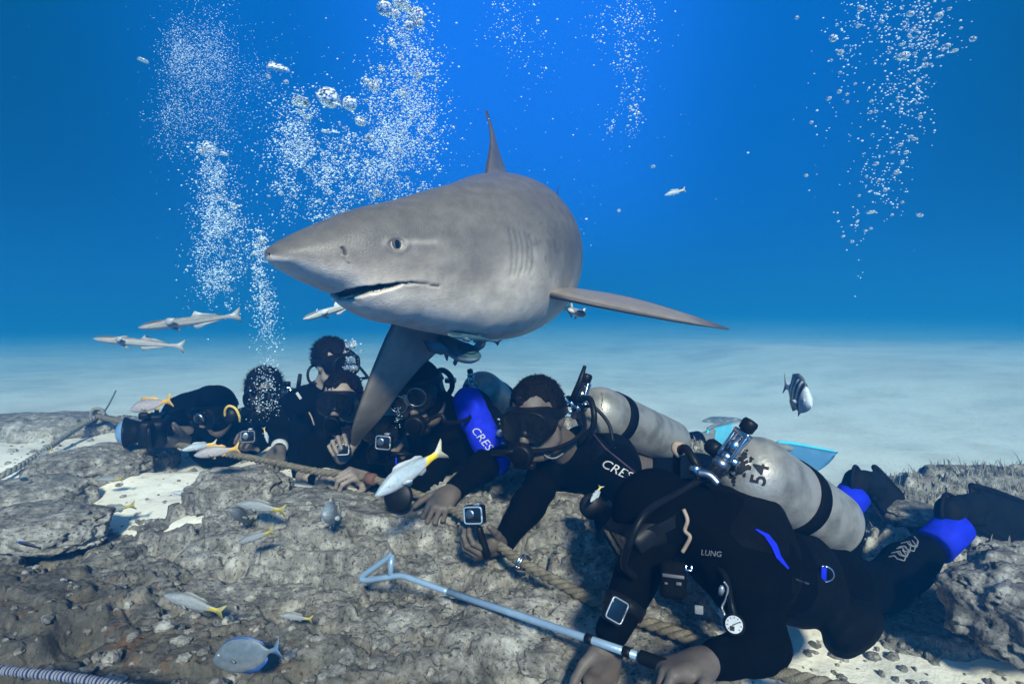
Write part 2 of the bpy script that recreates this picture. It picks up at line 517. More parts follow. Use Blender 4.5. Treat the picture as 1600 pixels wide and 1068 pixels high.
def rock_material(name, z_off=0.0, rust_vignette=True):
    m = bpy.data.materials.new(name); m.use_nodes = True
    t = m.node_tree; b = t.nodes['Principled BSDF']; L = t.links.new; Nn = t.nodes.new
    b.inputs['Roughness'].default_value = 0.95; b.inputs['Specular IOR Level'].default_value = 0.08
    co = Nn('ShaderNodeTexCoord')
    def noi(s, d=6, r=0.6, dist=0.0):
        n = Nn('ShaderNodeTexNoise'); n.inputs['Scale'].default_value = s; n.inputs['Detail'].default_value = d
        n.inputs['Roughness'].default_value = r; n.inputs['Distortion'].default_value = dist
        L(co.outputs['Object'], n.inputs['Vector']); return n
    def ramp(n, st):
        r = Nn('ShaderNodeValToRGB'); r.color_ramp.elements[0].position = st[0][0]; r.color_ramp.elements[0].color = (*st[0][1], 1)
        r.color_ramp.elements[1].position = st[-1][0]; r.color_ramp.elements[1].color = (*st[-1][1], 1)
        for p, c in st[1:-1]:
            q = r.color_ramp.elements.new(p); q.color = (*c, 1)
        L(n.outputs[0], r.inputs[0]); return r
    def mix(f, a, c, mode='MIX'):
        x = Nn('ShaderNodeMix'); x.data_type = 'RGBA'; x.blend_type = mode
        if isinstance(f, float): x.inputs[0].default_value = f
        else: L(f, x.inputs[0])
        L(a, x.inputs[6]); L(c, x.inputs[7]); return x.outputs[2]
    g = lambda v, wv=1.0: (v*0.95, v*0.875, v*0.775)
    big = ramp(noi(2.3, 5), [(0.34, g(0.10)), (0.50, g(0.25)), (0.66, g(0.42))])
    mid = ramp(noi(21, 9, 0.72), [(0.34, g(0.03)), (0.46, g(0.19)), (0.55, g(0.36)), (0.67, g(0.75))])
    col = mix(0.62, big.outputs[0], mid.outputs[0])
    # white sand dusting in patches
    dust = ramp(noi(6.5, 9, 0.7, 0.4), [(0.53, (0, 0, 0)), (0.64, (1, 1, 1))])
    dc = Nn('ShaderNodeRGB'); dc.outputs[0].default_value = (0.60, 0.57, 0.52, 1)
    dm = Nn('ShaderNodeMath'); dm.operation = 'MULTIPLY'; L(dust.outputs[0], dm.inputs[0]); dm.inputs[1].default_value = 0.75
    col = mix(dm.outputs[0], col, dc.outputs[0])
    # dark speckle: tiny bored holes and turf
    sp = ramp(noi(95, 4, 0.7), [(0.34, (0.02, 0.02, 0.02)), (0.46, (1, 1, 1))])
    col = mix(0.85, col, sp.outputs[0], 'MULTIPLY')
    sp2 = ramp(noi(34, 5, 0.6), [(0.30, (0.02, 0.02, 0.02)), (0.37, (1, 1, 1))])
    col = mix(0.9, col, sp2.outputs[0], 'MULTIPLY')
    if rust_vignette:
        # rusty algae patches, plus corner vignette painted in as darker rock, near left
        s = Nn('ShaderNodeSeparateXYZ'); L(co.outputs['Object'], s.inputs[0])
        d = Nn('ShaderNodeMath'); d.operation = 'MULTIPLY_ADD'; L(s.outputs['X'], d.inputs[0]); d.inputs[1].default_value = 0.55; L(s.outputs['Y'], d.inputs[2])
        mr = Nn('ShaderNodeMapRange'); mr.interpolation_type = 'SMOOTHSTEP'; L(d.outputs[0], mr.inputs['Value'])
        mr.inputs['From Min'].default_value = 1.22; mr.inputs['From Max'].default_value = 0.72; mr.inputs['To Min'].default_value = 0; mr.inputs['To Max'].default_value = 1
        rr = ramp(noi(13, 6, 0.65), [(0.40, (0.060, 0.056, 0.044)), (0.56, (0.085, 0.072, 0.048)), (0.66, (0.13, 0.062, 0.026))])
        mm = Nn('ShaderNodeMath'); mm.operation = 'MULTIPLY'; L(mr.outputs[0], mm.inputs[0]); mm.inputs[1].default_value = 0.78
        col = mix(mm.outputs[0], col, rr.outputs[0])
    L(col, b.inputs['Base Color'])
    h1 = noi(60, 8, 0.7)
    bp = Nn('ShaderNodeBump'); bp.inputs['Strength'].default_value = 0.9; bp.inputs['Distance'].default_value = 0.012
    L(h1.outputs['Fac'], bp.inputs['Height']); L(bp.outputs[0], b.inputs['Normal'])
    return m
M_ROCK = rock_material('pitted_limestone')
M_ROCK2 = rock_material('boulder_limestone', rust_vignette=False)

def sand_material():
    m = bpy.data.materials.new('pale_sand'); m.use_nodes = True
    t = m.node_tree; b = t.nodes['Principled BSDF']; L = t.links.new; Nn = t.nodes.new
    b.inputs['Roughness'].default_value = 1.0; b.inputs['Specular IOR Level'].default_value = 0.05
    co = Nn('ShaderNodeTexCoord')
    mp = Nn('ShaderNodeMapping'); mp.inputs['Scale'].default_value = (1, 1, 1); L(co.outputs['Object'], mp.inputs[0])
    n = Nn('ShaderNodeTexNoise'); n.inputs['Scale'].default_value = 1.4; n.inputs['Detail'].default_value = 10; n.inputs['Roughness'].default_value = 0.65
    L(mp.outputs[0], n.inputs['Vector'])
    r = Nn('ShaderNodeValToRGB')
    r.color_ramp.elements[0].position = 0.34; r.color_ramp.elements[0].color = (0.76, 0.70, 0.60, 1)
    r.color_ramp.elements[1].position = 0.56; r.color_ramp.elements[1].color = (0.90, 0.83, 0.72, 1)
    L(n.outputs['Fac'], r.inputs[0])
    n4 = Nn('ShaderNodeTexNoise'); n4.inputs['Scale'].default_value = 0.35; n4.inputs['Detail'].default_value = 6; L(co.outputs['Object'], n4.inputs['Vector'])
    r4 = Nn('ShaderNodeValToRGB'); r4.color_ramp.elements[0].position = 0.36; r4.color_ramp.elements[0].color = (0.45, 0.45, 0.45, 1)
    r4.color_ramp.elements[1].position = 0.52; r4.color_ramp.elements[1].color = (1, 1, 1, 1); L(n4.outputs['Fac'], r4.inputs[0])
    x4 = Nn('ShaderNodeMix'); x4.data_type = 'RGBA'; x4.blend_type = 'MULTIPLY'; x4.inputs[0].default_value = 0.28
    L(r.outputs[0], x4.inputs[6]); L(r4.outputs[0], x4.inputs[7])
    n3 = Nn('ShaderNodeTexNoise'); n3.inputs['Scale'].default_value = 26; n3.inputs['Detail'].default_value = 5
    L(co.outputs['Object'], n3.inputs['Vector'])
    r3 = Nn('ShaderNodeValToRGB'); r3.color_ramp.elements[0].position = 0.28; r3.color_ramp.elements[0].color = (0.45, 0.43, 0.4, 1)
    r3.color_ramp.elements[1].position = 0.42; r3.color_ramp.elements[1].color = (1, 1, 1, 1); L(n3.outputs['Fac'], r3.inputs[0])
    x = Nn('ShaderNodeMix'); x.data_type = 'RGBA'; x.blend_type = 'MULTIPLY'; x.inputs[0].default_value = 0.6
    L(x4.outputs[2], x.inputs[6]); L(r3.outputs[0], x.inputs[7]); L(x.outputs[2], b.inputs['Base Color'])
    n2 = Nn('ShaderNodeTexNoise'); n2.inputs['Scale'].default_value = 5; n2.inputs['Detail'].default_value = 8; n2.inputs['Roughness'].default_value = 0.7
    L(mp.outputs[0], n2.inputs['Vector'])
    bp = Nn('ShaderNodeBump'); bp.inputs['Strength'].default_value = 0.5; bp.inputs['Distance'].default_value = 0.04
    L(n2.outputs['Fac'], bp.inputs['Height']); L(bp.outputs[0], b.inputs['Normal'])
    return m
M_SAND = sand_material()

X, Y, F = persp_grid(0.45, 5.6, 860, 620, 1.25, 0.35)
Z = rock_h(X, Y)
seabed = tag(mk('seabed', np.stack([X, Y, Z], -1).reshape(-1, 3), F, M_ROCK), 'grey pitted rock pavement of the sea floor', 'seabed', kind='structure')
X, Y, F = persp_grid(0.40, 75, 420, 460, 1.25, 0.6)
Z = sand_h(X, Y)
sand = tag(mk('sand', np.stack([X, Y, Z], -1).reshape(-1, 3), F, M_SAND), 'pale open sand beyond and between the rocks', 'sand', kind='structure')
def ground(x, y):
    a = np.array([[x]]); b = np.array([[y]])
    return float(max(rock_h(a, b)[0, 0], sand_h(a, b)[0, 0]))
# ------------------------------------------------------------------ the shark
def pchip(xs, ys, x):
    xs = np.asarray(xs, float); ys = np.asarray(ys, float)
    h = np.diff(xs); d = np.diff(ys)/h
    m = np.zeros_like(ys); m[0] = d[0]; m[-1] = d[-1]
    for i in range(1, len(xs)-1):
        if d[i-1]*d[i] > 0:
            w1 = 2*h[i]+h[i-1]; w2 = h[i]+2*h[i-1]
            m[i] = (w1+w2)/(w1/d[i-1]+w2/d[i])
    i = np.clip(np.searchsorted(xs, x)-1, 0, len(h)-1)
    t = (x-xs[i])/h[i]
    return ((1+2*t)*(1-t)**2*ys[i] + t*(1-t)**2*h[i]*m[i] + t*t*(3-2*t)*ys[i+1] + t*t*(t-1)*h[i]*m[i+1])

SH_SPINE = [W(420, 397, 1.33), W(505, 400, 1.44), W(610, 406, 1.58), W(735, 408, 1.80), W(785, 404, 2.08), W(800, 402, 2.45), W(818, 402, 2.95), W(838, 396, 3.45), W(858, 388, 3.85)]
SH_TAB = np.array([
    # dist   w     t     b
    (0.000, .004, .004, .004),
    (0.006, .030, .016, .016),
    (0.030, .066, .030, .030),
    (0.100, .105, .064, .066),
    (0.160, .124, .094, .088),
    (0.195, .134, .112, .106),
    (0.220, .141, .123, .132),
    (0.260, .152, .137, .155),
    (0.310, .164, .150, .170),
    (0.370, .175, .168, .180),
    (0.430, .188, .186, .196),
    (0.560, .218, .226, .228),
    (0.700, .248, .262, .256),
    (0.900, .278, .292, .276),
    (1.150, .286, .294, .272),
    (1.500, .250, .245, .225),
    (1.900, .175, .175, .160),
    (2.250, .095, .105, .095),
    (2.480, .050, .062, .052),
    (2.750, .026, .045, .030)])
def shark():
    sp = np.array([tuple(p) for p in catmull(SH_SPINE, 40)])
    dl = np.concatenate([[0], np.cumsum(np.linalg.norm(np.diff(sp, axis=0), axis=1))])
    Ltot = dl[-1]
    NS, NA = 560, 240
    u = np.linspace(0, 1, NS)
    s = np.where(u < 0.72, 1.15*(u/0.72)**1.25, 1.15+(Ltot-1.15)*(u-0.72)/0.28)
    cen = np.stack([np.interp(s, dl, sp[:, i]) for i in range(3)], 1)
    tan = np.gradient(cen, axis=0); tan /= np.linalg.norm(tan, axis=1)[:, None]
    # smooth the tangents a little so that the sections turn evenly
    for _ in range(30):
        tan[1:-1] = (tan[:-2]+2*tan[1:-1]+tan[2:])/4
    tan /= np.linalg.norm(tan, axis=1)[:, None]
    up = np.array([0.0, 0.0, 1.0]); up = up - tan*(tan@up)[:, None]; up /= np.linalg.norm(up, axis=1)[:, None]
    lat = np.cross(up, tan); lat /= np.linalg.norm(lat, axis=1)[:, None]      # tangent points tailward: lat = the animal's left
    ss = np.clip(s, 0, 2.75*1.0) * (2.75/max(Ltot, 2.75) if Ltot > 2.75 else 1)
    wd, tp, bt = (pchip(SH_TAB[:, 0], SH_TAB[:, k], ss) for k in (1, 2, 3))
    phi = np.linspace(0, 2*math.pi, NA, endpoint=False)        # 0 at the back, pi/2 left side, pi belly
    cs, sn = np.cos(phi), np.sin(phi)
    # fuller flat-bottomed head in front, rounder trunk behind
    ex = np.interp(ss, [0, .2, .5, 1.0, 2.7], [0.95, 0.86, 0.88, 0.95, 1.0])[:, None]
    px = np.sign(sn)[None]*np.abs(sn)[None]**ex; py = np.sign(cs)[None]*np.abs(cs)[None]**ex
    hv = np.where(py > 0, tp[:, None]*py, bt[:, None]*py)
    P = cen[:, None] + lat[:, None]*(wd[:, None]*px)[..., None] + up[:, None]*hv[..., None]
    flip = 1 if (lat[200] @ np.array([0.6, -0.8, 0])) > 0 else -1
    fold = np.minimum(phi, 2*math.pi-phi)
    SS = np.repeat(s[:, None], NA, 1); FF = np.repeat(fold[None], NS, 0)
    V = P.reshape(-1, 3)
    i = np.arange(NS*NA).reshape(NS, NA); j = np.roll(i, -1, 1)
    Fq = np.stack([i[:-1], j[:-1], j[1:], i[1:]], -1).reshape(-1, 4)
    if flip > 0: Fq = Fq[:, ::-1]
    bvh = BVHTree.FromPolygons([Vector(v) for v in V[:, :].tolist()], Fq.tolist())
    o = Vector((0, 0, CAM_Z))
    def hit(px_, py_):
        d = (W(px_, py_, 1.0)-o).normalized()
        p, n, f, dist = bvh.ray_cast(o, d)
        return (p, n, f)
    def sf(px_, py_):
        p, n, f = hit(px_, py_)
        if p is None: return None
        vi = Fq[f]
        k = min(vi, key=lambda q: (Vector(V[q])-p).length)
        return (SS.ravel()[k], FF.ravel()[k], p, n)
    rad = (0.5*(tp+bt))[:, None]*np.ones((1, NA))
    # coordinates for markings: metres along, metres around
    A = SS.ravel(); B = (FF*0.21).ravel()
    def seg_d(pts):
        d = np.full(len(A), 9.0)
        for a, b in zip(pts[:-1], pts[1:]):
            ab = (b[0]-a[0], b[1]-a[1]); L = ab[0]**2+ab[1]**2+1e-12
            t = np.clip(((A-a[0])*ab[0]+(B-a[1])*ab[1])/L, 0, 1)
            d = np.minimum(d, np.hypot(A-a[0]-t*ab[0], B-a[1]-t*ab[1]))
        return d
    def inside(poly):
        c = np.zeros(len(A), bool)
        for k in range(len(poly)):
            a, b = poly[k], poly[k-1]
            if a[1] != b[1]:
                c ^= ((a[1] > B) != (b[1] > B)) & (A < (b[0]-a[0])*(B-a[1])/(b[1]-a[1])+a[0])
        return c
    def sb(x, y):
        r = sf(x, y)
        return (r[0], r[1]*0.21) if r else None
    push = np.zeros(len(A)); dark = np.zeros(len(A)); teethline = []
    upper = [(520, 457), (540, 450.5), (560, 447), (590, 443), (620, 440), (650, 440), (672, 443.5)]
    lower = [(652, 442.5), (630, 445.5), (602, 455), (578, 460), (554, 464.5), (528, 470)]
    U_ = [q for q in (sb(*p) for p in upper) if q]; L_ = [q for q in (sb(*p) for p in lower) if q]
    # the front of the mouth crosses the underside of the snout
    f0 = U_[0][0]-0.012; f1 = L_[-1][0]-0.002
    U_ = [(f0, math.pi*0.21+0.01)] + U_; L_ = L_ + [(f1, math.pi*0.21+0.01)]
    ins = inside(U_+L_)
    dedge = np.minimum(seg_d(U_), seg_d(L_))
    push += np.where(ins, 0.030*sstep(0, 0.010, dedge), 0)
    dark = np.maximum(dark, np.where(ins, sstep(0.001, 0.004, dedge), 0))
    # soft lips: crease above, swelling below
    push -= 0.0012*np.exp(-(seg_d(L_)/0.014)**2)*(~ins)
    push -= 0.0012*np.exp(-(seg_d(U_)/0.014)**2)*(~ins)
    corner = [q for q in (sb(*p) for p in [(636, 441.8), (650, 441), (664, 442), (676, 445), (686, 447)]) if q]
    dc = seg_d(corner); push += 0.005*np.exp(-(dc/0.0035)**2); dark = np.maximum(dark, 0.9*np.exp(-(dc/0.0022)**2))
    # nostril
    dn = seg_d([q for q in (sb(*p) for p in [(535, 386), (539, 391), (540, 398)]) if q])
    push += 0.008*np.exp(-(dn/0.004)**2); dark = np.maximum(dark, np.exp(-(dn/0.0030)**2))
    dn = seg_d([q for q in (sb(*p) for p in [(536, 400), (541, 405), (544, 409)]) if q])
    push -= 0.003*np.exp(-(dn/0.004)**2)
    # gill slits
    gill = np.zeros(len(A))
    for k, x in enumerate([797, 805, 813, 821, 829]):
        pts = [q for q in (sb(x+dx, y) for dx, y in [(0, 358+2*k), (4, 380), (5, 402), (3, 420-k), (0, 431-2*k)]) if q]
        if len(pts) > 1:
            dg = seg_d(pts)
            push += 0.0030*np.exp(-(dg/0.0045)**2)
            gill = np.maximum(gill, np.exp(-(dg/0.0045)**2))
    # eye sockets
    es = sf(620, 381); eb = (es[0], es[1]*0.21)
    de = np.hypot(A-eb[0], B-eb[1])
    push += 0.006*np.exp(-(de/0.014)**2) - 0.004*np.exp(-((de-0.024)/0.008)**2)
    # muscle ridge behind the eye and the bulge of the cheek
    push -= 0.0025*np.exp(-(seg_d([(eb[0]+0.03, eb[1]-0.006), (eb[0]+0.20, eb[1]+0.004)])/0.018)**2)
    Vn = np.cross(np.roll(P, -1, 1)-np.roll(P, 1, 1), np.gradient(P, axis=0)).reshape(-1, 3)
    Vn /= np.maximum(np.linalg.norm(Vn, axis=1), 1e-9)[:, None]
    ctr = np.repeat(cen[:, None], NA, 1).reshape(-1, 3)
    sg = np.sign(((V-ctr)*Vn).sum(1)); Vn *= np.where(sg == 0, 1, sg)[:, None]
    push += 0.0035*fbm(V[:, 0]*5, V[:, 1]*5, V[:, 2]*5, 3)
    V = V - Vn*push[:, None]
    # countershading
    n1 = fbm(V[:, 0]*7, V[:, 1]*7, V[:, 2]*7, 4); n2 = fbm(V[:, 0]*40, V[:, 1]*40, V[:, 2]*40, 3)
    band = np.interp(A, [0, .10, .25, .45, .75, 1.2, 2.8], [1.62, 1.60, 1.66, 1.80, 1.95, 2.0, 2.0])
    f = sstep(-0.50, 0.55, FF.ravel()-band+0.13*n1)
    back = np.array([0.122, 0.111, 0.094]); belly = np.array([0.72, 0.61, 0.48])
    kf = np.interp(A, [0, .15, .35, .6], [.42, .50, .78, 1.0]); kf = kf+(1.0-kf)*sstep(1.65, 2.35, FF.ravel())
    bel = belly[None]*kf[:, None]
    colr = back + (bel-back)*f[:, None]
    # highlight streak behind the eye painted into the skin, dusky smudge below the eye, scarring behind the gills
    colr *= (1+0.80*np.exp(-(seg_d([(eb[0]+.01, eb[1]-.006), (eb[0]+.10, eb[1]-.004)])/0.009)**2)*(1-f))[:, None]
    colr *= (1-0.22*np.exp(-(seg_d([(eb[0]-.12, eb[1]+.03), (eb[0]+.05, eb[1]+.055), (eb[0]+.25, eb[1]+.075)])/0.03)**2))[:, None]
    gz = sb(815, 400); gd = np.hypot((A-gz[0])/0.09, (B-gz[1])/0.09)
    colr *= (1+0.55*np.exp(-gd**2))[:, None]  # highlight over the gill area, painted as brighter skin
    sc = sb(850, 395) or gz
    colr *= (1-0.35*sstep(0.1, 0.5, n2)*np.exp(-(np.hypot(A-sc[0], B-sc[1])/0.10)**2))[:, None]
    n3 = noise3(V[:, 0]*120, V[:, 1]*120, V[:, 2]*120); n4 = fbm(V[:, 0]*3+V[:, 2]*9, V[:, 1]*3, V[:, 2]*26, 4)
    colr *= (1+0.07*n1+0.09*n2+0.10*n3+0.07*n4)[:, None]
    colr = colr*(1-0.93*dark[:, None]) + np.array([0.012, 0.011, 0.010])*dark[:, None]
    colr *= (1-0.16*gill[:, None])
    Vs = [V]; Fs = [Fq]; Cs = [colr]; n0 = len(V)

    def fin(LE, TE, TH, colfn, nseg=26, flipn=False):
        """LE/TE: control points from root to tip; TH thickness at the same stations"""
        nonlocal n0
        le = np.array([tuple(p) for p in catmull(LE, nseg)]); te = np.array([tuple(p) for p in catmull(TE, nseg)])
        m = len(le); tt = np.linspace(0, 1, m)
        th = np.interp(tt, np.linspace(0, 1, len(TH)), TH)
        na = 28
        c = 0.5*(1-np.cos(np.linspace(0, math.pi, na//2+1)))
        yt = 2.6*(0.2969*np.sqrt(c)-0.126*c-0.3516*c**2+0.2843*c**3-0.1036*c**4)/0.52
        cc = np.concatenate([c, c[-2:0:-1]]); yy = np.concatenate([yt, -yt[-2:0:-1]])
        ch = te-le; sp_ = np.gradient(0.5*(le+te), axis=0)
        nr = np.cross(ch, sp_); nr /= np.maximum(np.linalg.norm(nr, axis=1), 1e-9)[:, None]
        if flipn: nr = -nr
        Q = le[:, None]+ch[:, None]*cc[None, :, None]+nr[:, None]*(th[:, None]*yy[None]*0.5)[..., None]
        q = Q.reshape(-1, 3)
        ii = np.arange(m*len(cc)).reshape(m, len(cc)); jj = np.roll(ii, -1, 1)
        ff = np.stack([ii[:-1], jj[:-1], jj[1:], ii[1:]], -1).reshape(-1, 4)
        tipc = np.concatenate([ii[-1]])
        q = np.concatenate([q, Q[-1].mean(0)[None]])
        k = len(q)-1
        tri = np.stack([tipc, np.roll(tipc, -1), np.full(len(tipc), k)], -1)
        col = colfn(np.repeat(tt[:, None], len(cc), 1), np.repeat(cc[None], m, 0), np.repeat((yy >= 0)[None], m, 0)).reshape(-1, 3)
        nz = fbm(q[:, 0]*14, q[:, 1]*14, q[:, 2]*14, 3)
        col = np.concatenate([col, col[-1:]])*(1+0.12*nz)[:, None]
        Vs.append(q); Fs.append(ff+n0); Fs.append(tri+n0); Cs.append(col); n0 += len(q)
    dusk = np.array([0.035, 0.032, 0.030])
    def fincol(top, bot, edge=0.82, tip=0.55):
        def f_(t, c, side):
            base = np.where(side[..., None], top, bot)
            e = np.maximum(sstep(edge, 0.97, c), sstep(tip, 1.0, t)*0.8)
            e = np.maximum(e, 0.9*(1-sstep(0.004, 0.035, c)))
            return base*(1-e[..., None]) + dusk*e[..., None]
        return f_
    pale = np.array([0.30, 0.25, 0.20]); dk = np.array([0.145, 0.128, 0.105])
    # left pectoral, stretched towards the right of the picture
    fin([W(792, 448, 1.84), W(838, 455, 1.80), W(890, 468, 1.74), W(980, 487, 1.74), W(1070, 504, 1.80), W(1139, 515, 1.92)],
        [W(800, 440, 2.12), W(850, 446, 2.10), W(915, 452, 2.04), W(990, 465, 2.0), W(1075, 490, 1.96), W(1140, 513, 1.95)],
        [.14, .092, .066, .054, .036, .006], fincol(dk*1.1, pale*0.8, 0.9, 0.75))
    # right pectoral, hanging down towards the divers
    fin([W(628, 440, 1.86), W(614, 500, 1.79), W(600, 532, 1.76), W(580, 580, 1.78), W(562, 630, 1.82), W(550, 668, 1.88), W(548, 694, 1.95)],
        [W(735, 440, 2.12), W(722, 505, 2.08), W(690, 543, 2.02), W(656, 576, 1.96), W(626, 612, 1.94), W(594, 655, 1.94), W(555, 697, 1.97)],
        [.085, .068, .050, .040, .030, .02, .006], fincol(dk*1.6, pale*1.25, 0.96, 0.5), flipn=False)
    # first dorsal, seen almost edge on
    fin([W(757, 330, 2.05), W(757, 283, 2.12), W(760, 262, 2.20), W(766, 225, 2.32), W(764, 195, 2.42), W(757, 173, 2.52)],
        [W(800, 330, 2.52), W(804, 290, 2.58), W(792, 268, 2.55), W(780, 235, 2.52), W(772, 205, 2.53), W(762, 173, 2.57)],
        [.150, .105, .060, .034, .022, .006], fincol(dk*0.95, dk*0.95, 0.95, 0.7))
    Pt = Vector(cen[-1]); T = Vector(tan[-1]); L_t = Vector(lat[-1]); Zu = Vector((0, 0, 1))
    # tail fin: long upper lobe and short lower lobe
    fin([Pt-T*.16+Zu*.02, Pt-T*.02+Zu*.10, Pt+T*.16+Zu*.26, Pt+T*.34+Zu*.42], [Pt+T*.10-Zu*.02, Pt+T*.16+Zu*.06, Pt+T*.26+Zu*.22, Pt+T*.36+Zu*.41],
        [.05, .03, .018, .005], fincol(dk, dk))
    fin([Pt-T*.14, Pt-T*.04-Zu*.08, Pt+T*.05-Zu*.18, Pt+T*.12-Zu*.25], [Pt+T*.10, Pt+T*.10-Zu*.05, Pt+T*.12-Zu*.14, Pt+T*.13-Zu*.245],
        [.05, .03, .016, .005], fincol(dk, dk))
    # second dorsal, pelvic and anal fins
    def at_s(q):
        k = int(np.argmin(np.abs(s-q))); return Vector(cen[k]), Vector(tan[k]), Vector(up[k]), Vector(lat[k]), tp[k], bt[k], wd[k]
    c_, t_, u_, l_, a_, b_, w_ = at_s(2.02)
    fin([c_+u_*(a_*.6)-t_*.02, c_+u_*(a_+.03)+t_*.05, c_+u_*(a_+.10)+t_*.13], [c_+u_*(a_*.6)+t_*.16, c_+u_*(a_+.02)+t_*.17, c_+u_*(a_+.09)+t_*.16], [.03, .02, .004], fincol(dk, dk))
    c_, t_, u_, l_, a_, b_, w_ = at_s(2.06)
    fin([c_-u_*(b_*.6)-t_*.02, c_-u_*(b_+.03)+t_*.06, c_-u_*(b_+.10)+t_*.14], [c_-u_*(b_*.6)+t_*.15, c_-u_*(b_+.02)+t_*.17, c_-u_*(b_+.09)+t_*.17], [.03, .02, .004], fincol(dk, pale))
    c_, t_, u_, l_, a_, b_, w_ = at_s(1.60)
    for sg_ in (1, -1):
        l2 = l_*sg_*flip
        fin([c_-u_*(b_*.7)+l2*(w_*.45), c_-u_*(b_*.95)+l2*(w_*.75)+t_*.06, c_-u_*(b_*1.1)+l2*(w_*1.0)+t_*.15], [c_-u_*(b_*.7)+l2*(w_*.45)+t_*.18, c_-u_*(b_*.95)+l2*(w_*.72)+t_*.20, c_-u_*(b_*1.08)+l2*(w_*.98)+t_*.19],
            [.04, .025, .005], fincol(dk, pale))
    M = attr_mat('shark_skin', 'skin', rough=0.44, spec=0.34, bump=0.35, bscale=230, var=0.12, vscale=26)
    ob = mk('shark', np.concatenate(Vs), Fs, M)
    set_col(ob, 'skin', np.concatenate(Cs))
    tag(ob, 'large grey shark with pale belly gliding above the divers, mouth slightly open', 'shark')
    # eyes: one each side, pupil a dark slit
    Me = mat('shark_eye', (0.05, 0.046, 0.04), (0.09, 0.083, 0.07), rough=0.12, spec=0.6, scale=60)
    Mp = mat('shark_pupil', (0.004, 0.004, 0.004), rough=0.08, spec=0.8)
    Mr = mat('shark_eyelid', (0.40, 0.35, 0.29), (0.30, 0.27, 0.22), rough=0.5, scale=40)
    k0 = int(np.argmin(np.abs(s-es[0])))
    pl, nl = es[2], es[3]
    if nl.dot(o-pl) < 0: nl = -nl
    cL = Vector(cen[k0]); lt = Vector(lat[k0]); 
    for side in (0, 1):
        p, n = Vector(pl), Vector(nl)
        if side:
            p = p - lt*(2*(p-cL).dot(lt)); n = n - lt*(2*n.dot(lt))
        tn = Vector(tan[k0]); a1 = (tn-n*tn.dot(n)).normalized(); a2 = n.cross(a1)
        mb = MB(); c0 = p - n*0.0105
        V_, F_ = sphere(14, 20)
        mb.add([c0 + (a1*x + a2*y*1.12 + n*z)*0.0148 for x, y, z in V_], F_)
        eye = mb.build('eye', Me, ob)
        mb = MB(); V_, F_ = disc(20)
        mb.add([c0 + a1*x*0.0062 + a2*y*0.0098 + n*(0.0150*math.sqrt(max(0, 1-(x*0.28)**2-(y*0.53)**2))+0.0002) for x, y in V_], F_)
        mb.build('pupil', Mp, eye)
        mb = MB(); ring = [c0 + n*0.0085 + (a1*math.cos(2*math.pi*q/28) + a2*math.sin(2*math.pi*q/28)*1.15)*0.0142 for q in range(29)]
        tube(mb, ring, 0.0030, 8); mb.build('eyelid', Mr, eye)
    # teeth along the lower jaw
    Mt = mat('tooth_enamel', (0.55, 0.52, 0.46), (0.40, 0.38, 0.33), rough=0.3, spec=0.5, scale=80)
    mb = MB()
    low = catmull([Vector((x, y, 0)) for x, y in reversed([(640, 445), (602, 456.5), (578, 461.5), (554, 466), (532, 470.5)])], 7)
    gum = []
    for q, pp in enumerate(low):
        h = hit(pp.x, pp.y-1.2)
        if h[0] is not None: gum.append(h[0]-(h[1] if h[1].dot(o-h[0]) > 0 else -h[1])*.008)
    if len(gum) > 3: tube(mb, gum, .0025, 6)
    for q, pp in enumerate(low):
        if rnd.random() < .22: continue
        h = hit(pp.x+rnd.uniform(-1.5, 1.5), pp.y-1.2)
        if h[0] is None: continue
        p, n, f_ = h
        if n.dot(o-p) < 0: n = -n
        b0 = p - n*0.007; tipp = p + Vector((0, 0, rnd.uniform(.003, .010))) - n*rnd.uniform(.004, .010)
        sx = Vector(tan[k0])*rnd.uniform(.6, 1.3)
        mb.add([b0-sx*0.0036, b0+sx*0.0036, b0+n*0.004, tipp], [(0, 1, 2), (0, 3, 1), (1, 3, 2), (2, 3, 0)])
    if mb.V: mb.build('teeth', Mt, ob, smooth=False)
    return ob, bvh
def sphere(nv=10, nu=16):
    V = [(0, 0, 1)]; F = []
    for i in range(1, nv):
        t = math.pi*i/nv
        for j in range(nu):
            a = 2*math.pi*j/nu; V.append((math.sin(t)*math.cos(a), math.sin(t)*math.sin(a), math.cos(t)))
    V.append((0, 0, -1))
    for j in range(nu): F.append((0, 1+j, 1+(j+1) % nu))
    for i in range(nv-2):
        for j in range(nu):
            a = 1+i*nu+j; b = 1+i*nu+(j+1) % nu; F.append((a, a+nu, b+nu, b))
    l = len(V)-1; k = 1+(nv-2)*nu
    for j in range(nu): F.append((k+j, l, k+(j+1) % nu))
    return V, F
def disc(n=20, rings=3):
    V = [(0.0, 0.0)]; F = []
    for r in range(1, rings+1):
        for k in range(n): V.append((math.cos(2*math.pi*k/n)*r/rings, math.sin(2*math.pi*k/n)*r/rings))
    for k in range(n): F.append((0, 1+k, 1+(k+1) % n))
    for r in range(rings-1):
        for k in range(n):
            a = 1+r*n+k; b = 1+r*n+(k+1) % n; F.append((a, a+n, b+n, b))
    return V, F
SHARK, SHARK_BVH = shark()
rebase(SHARK)
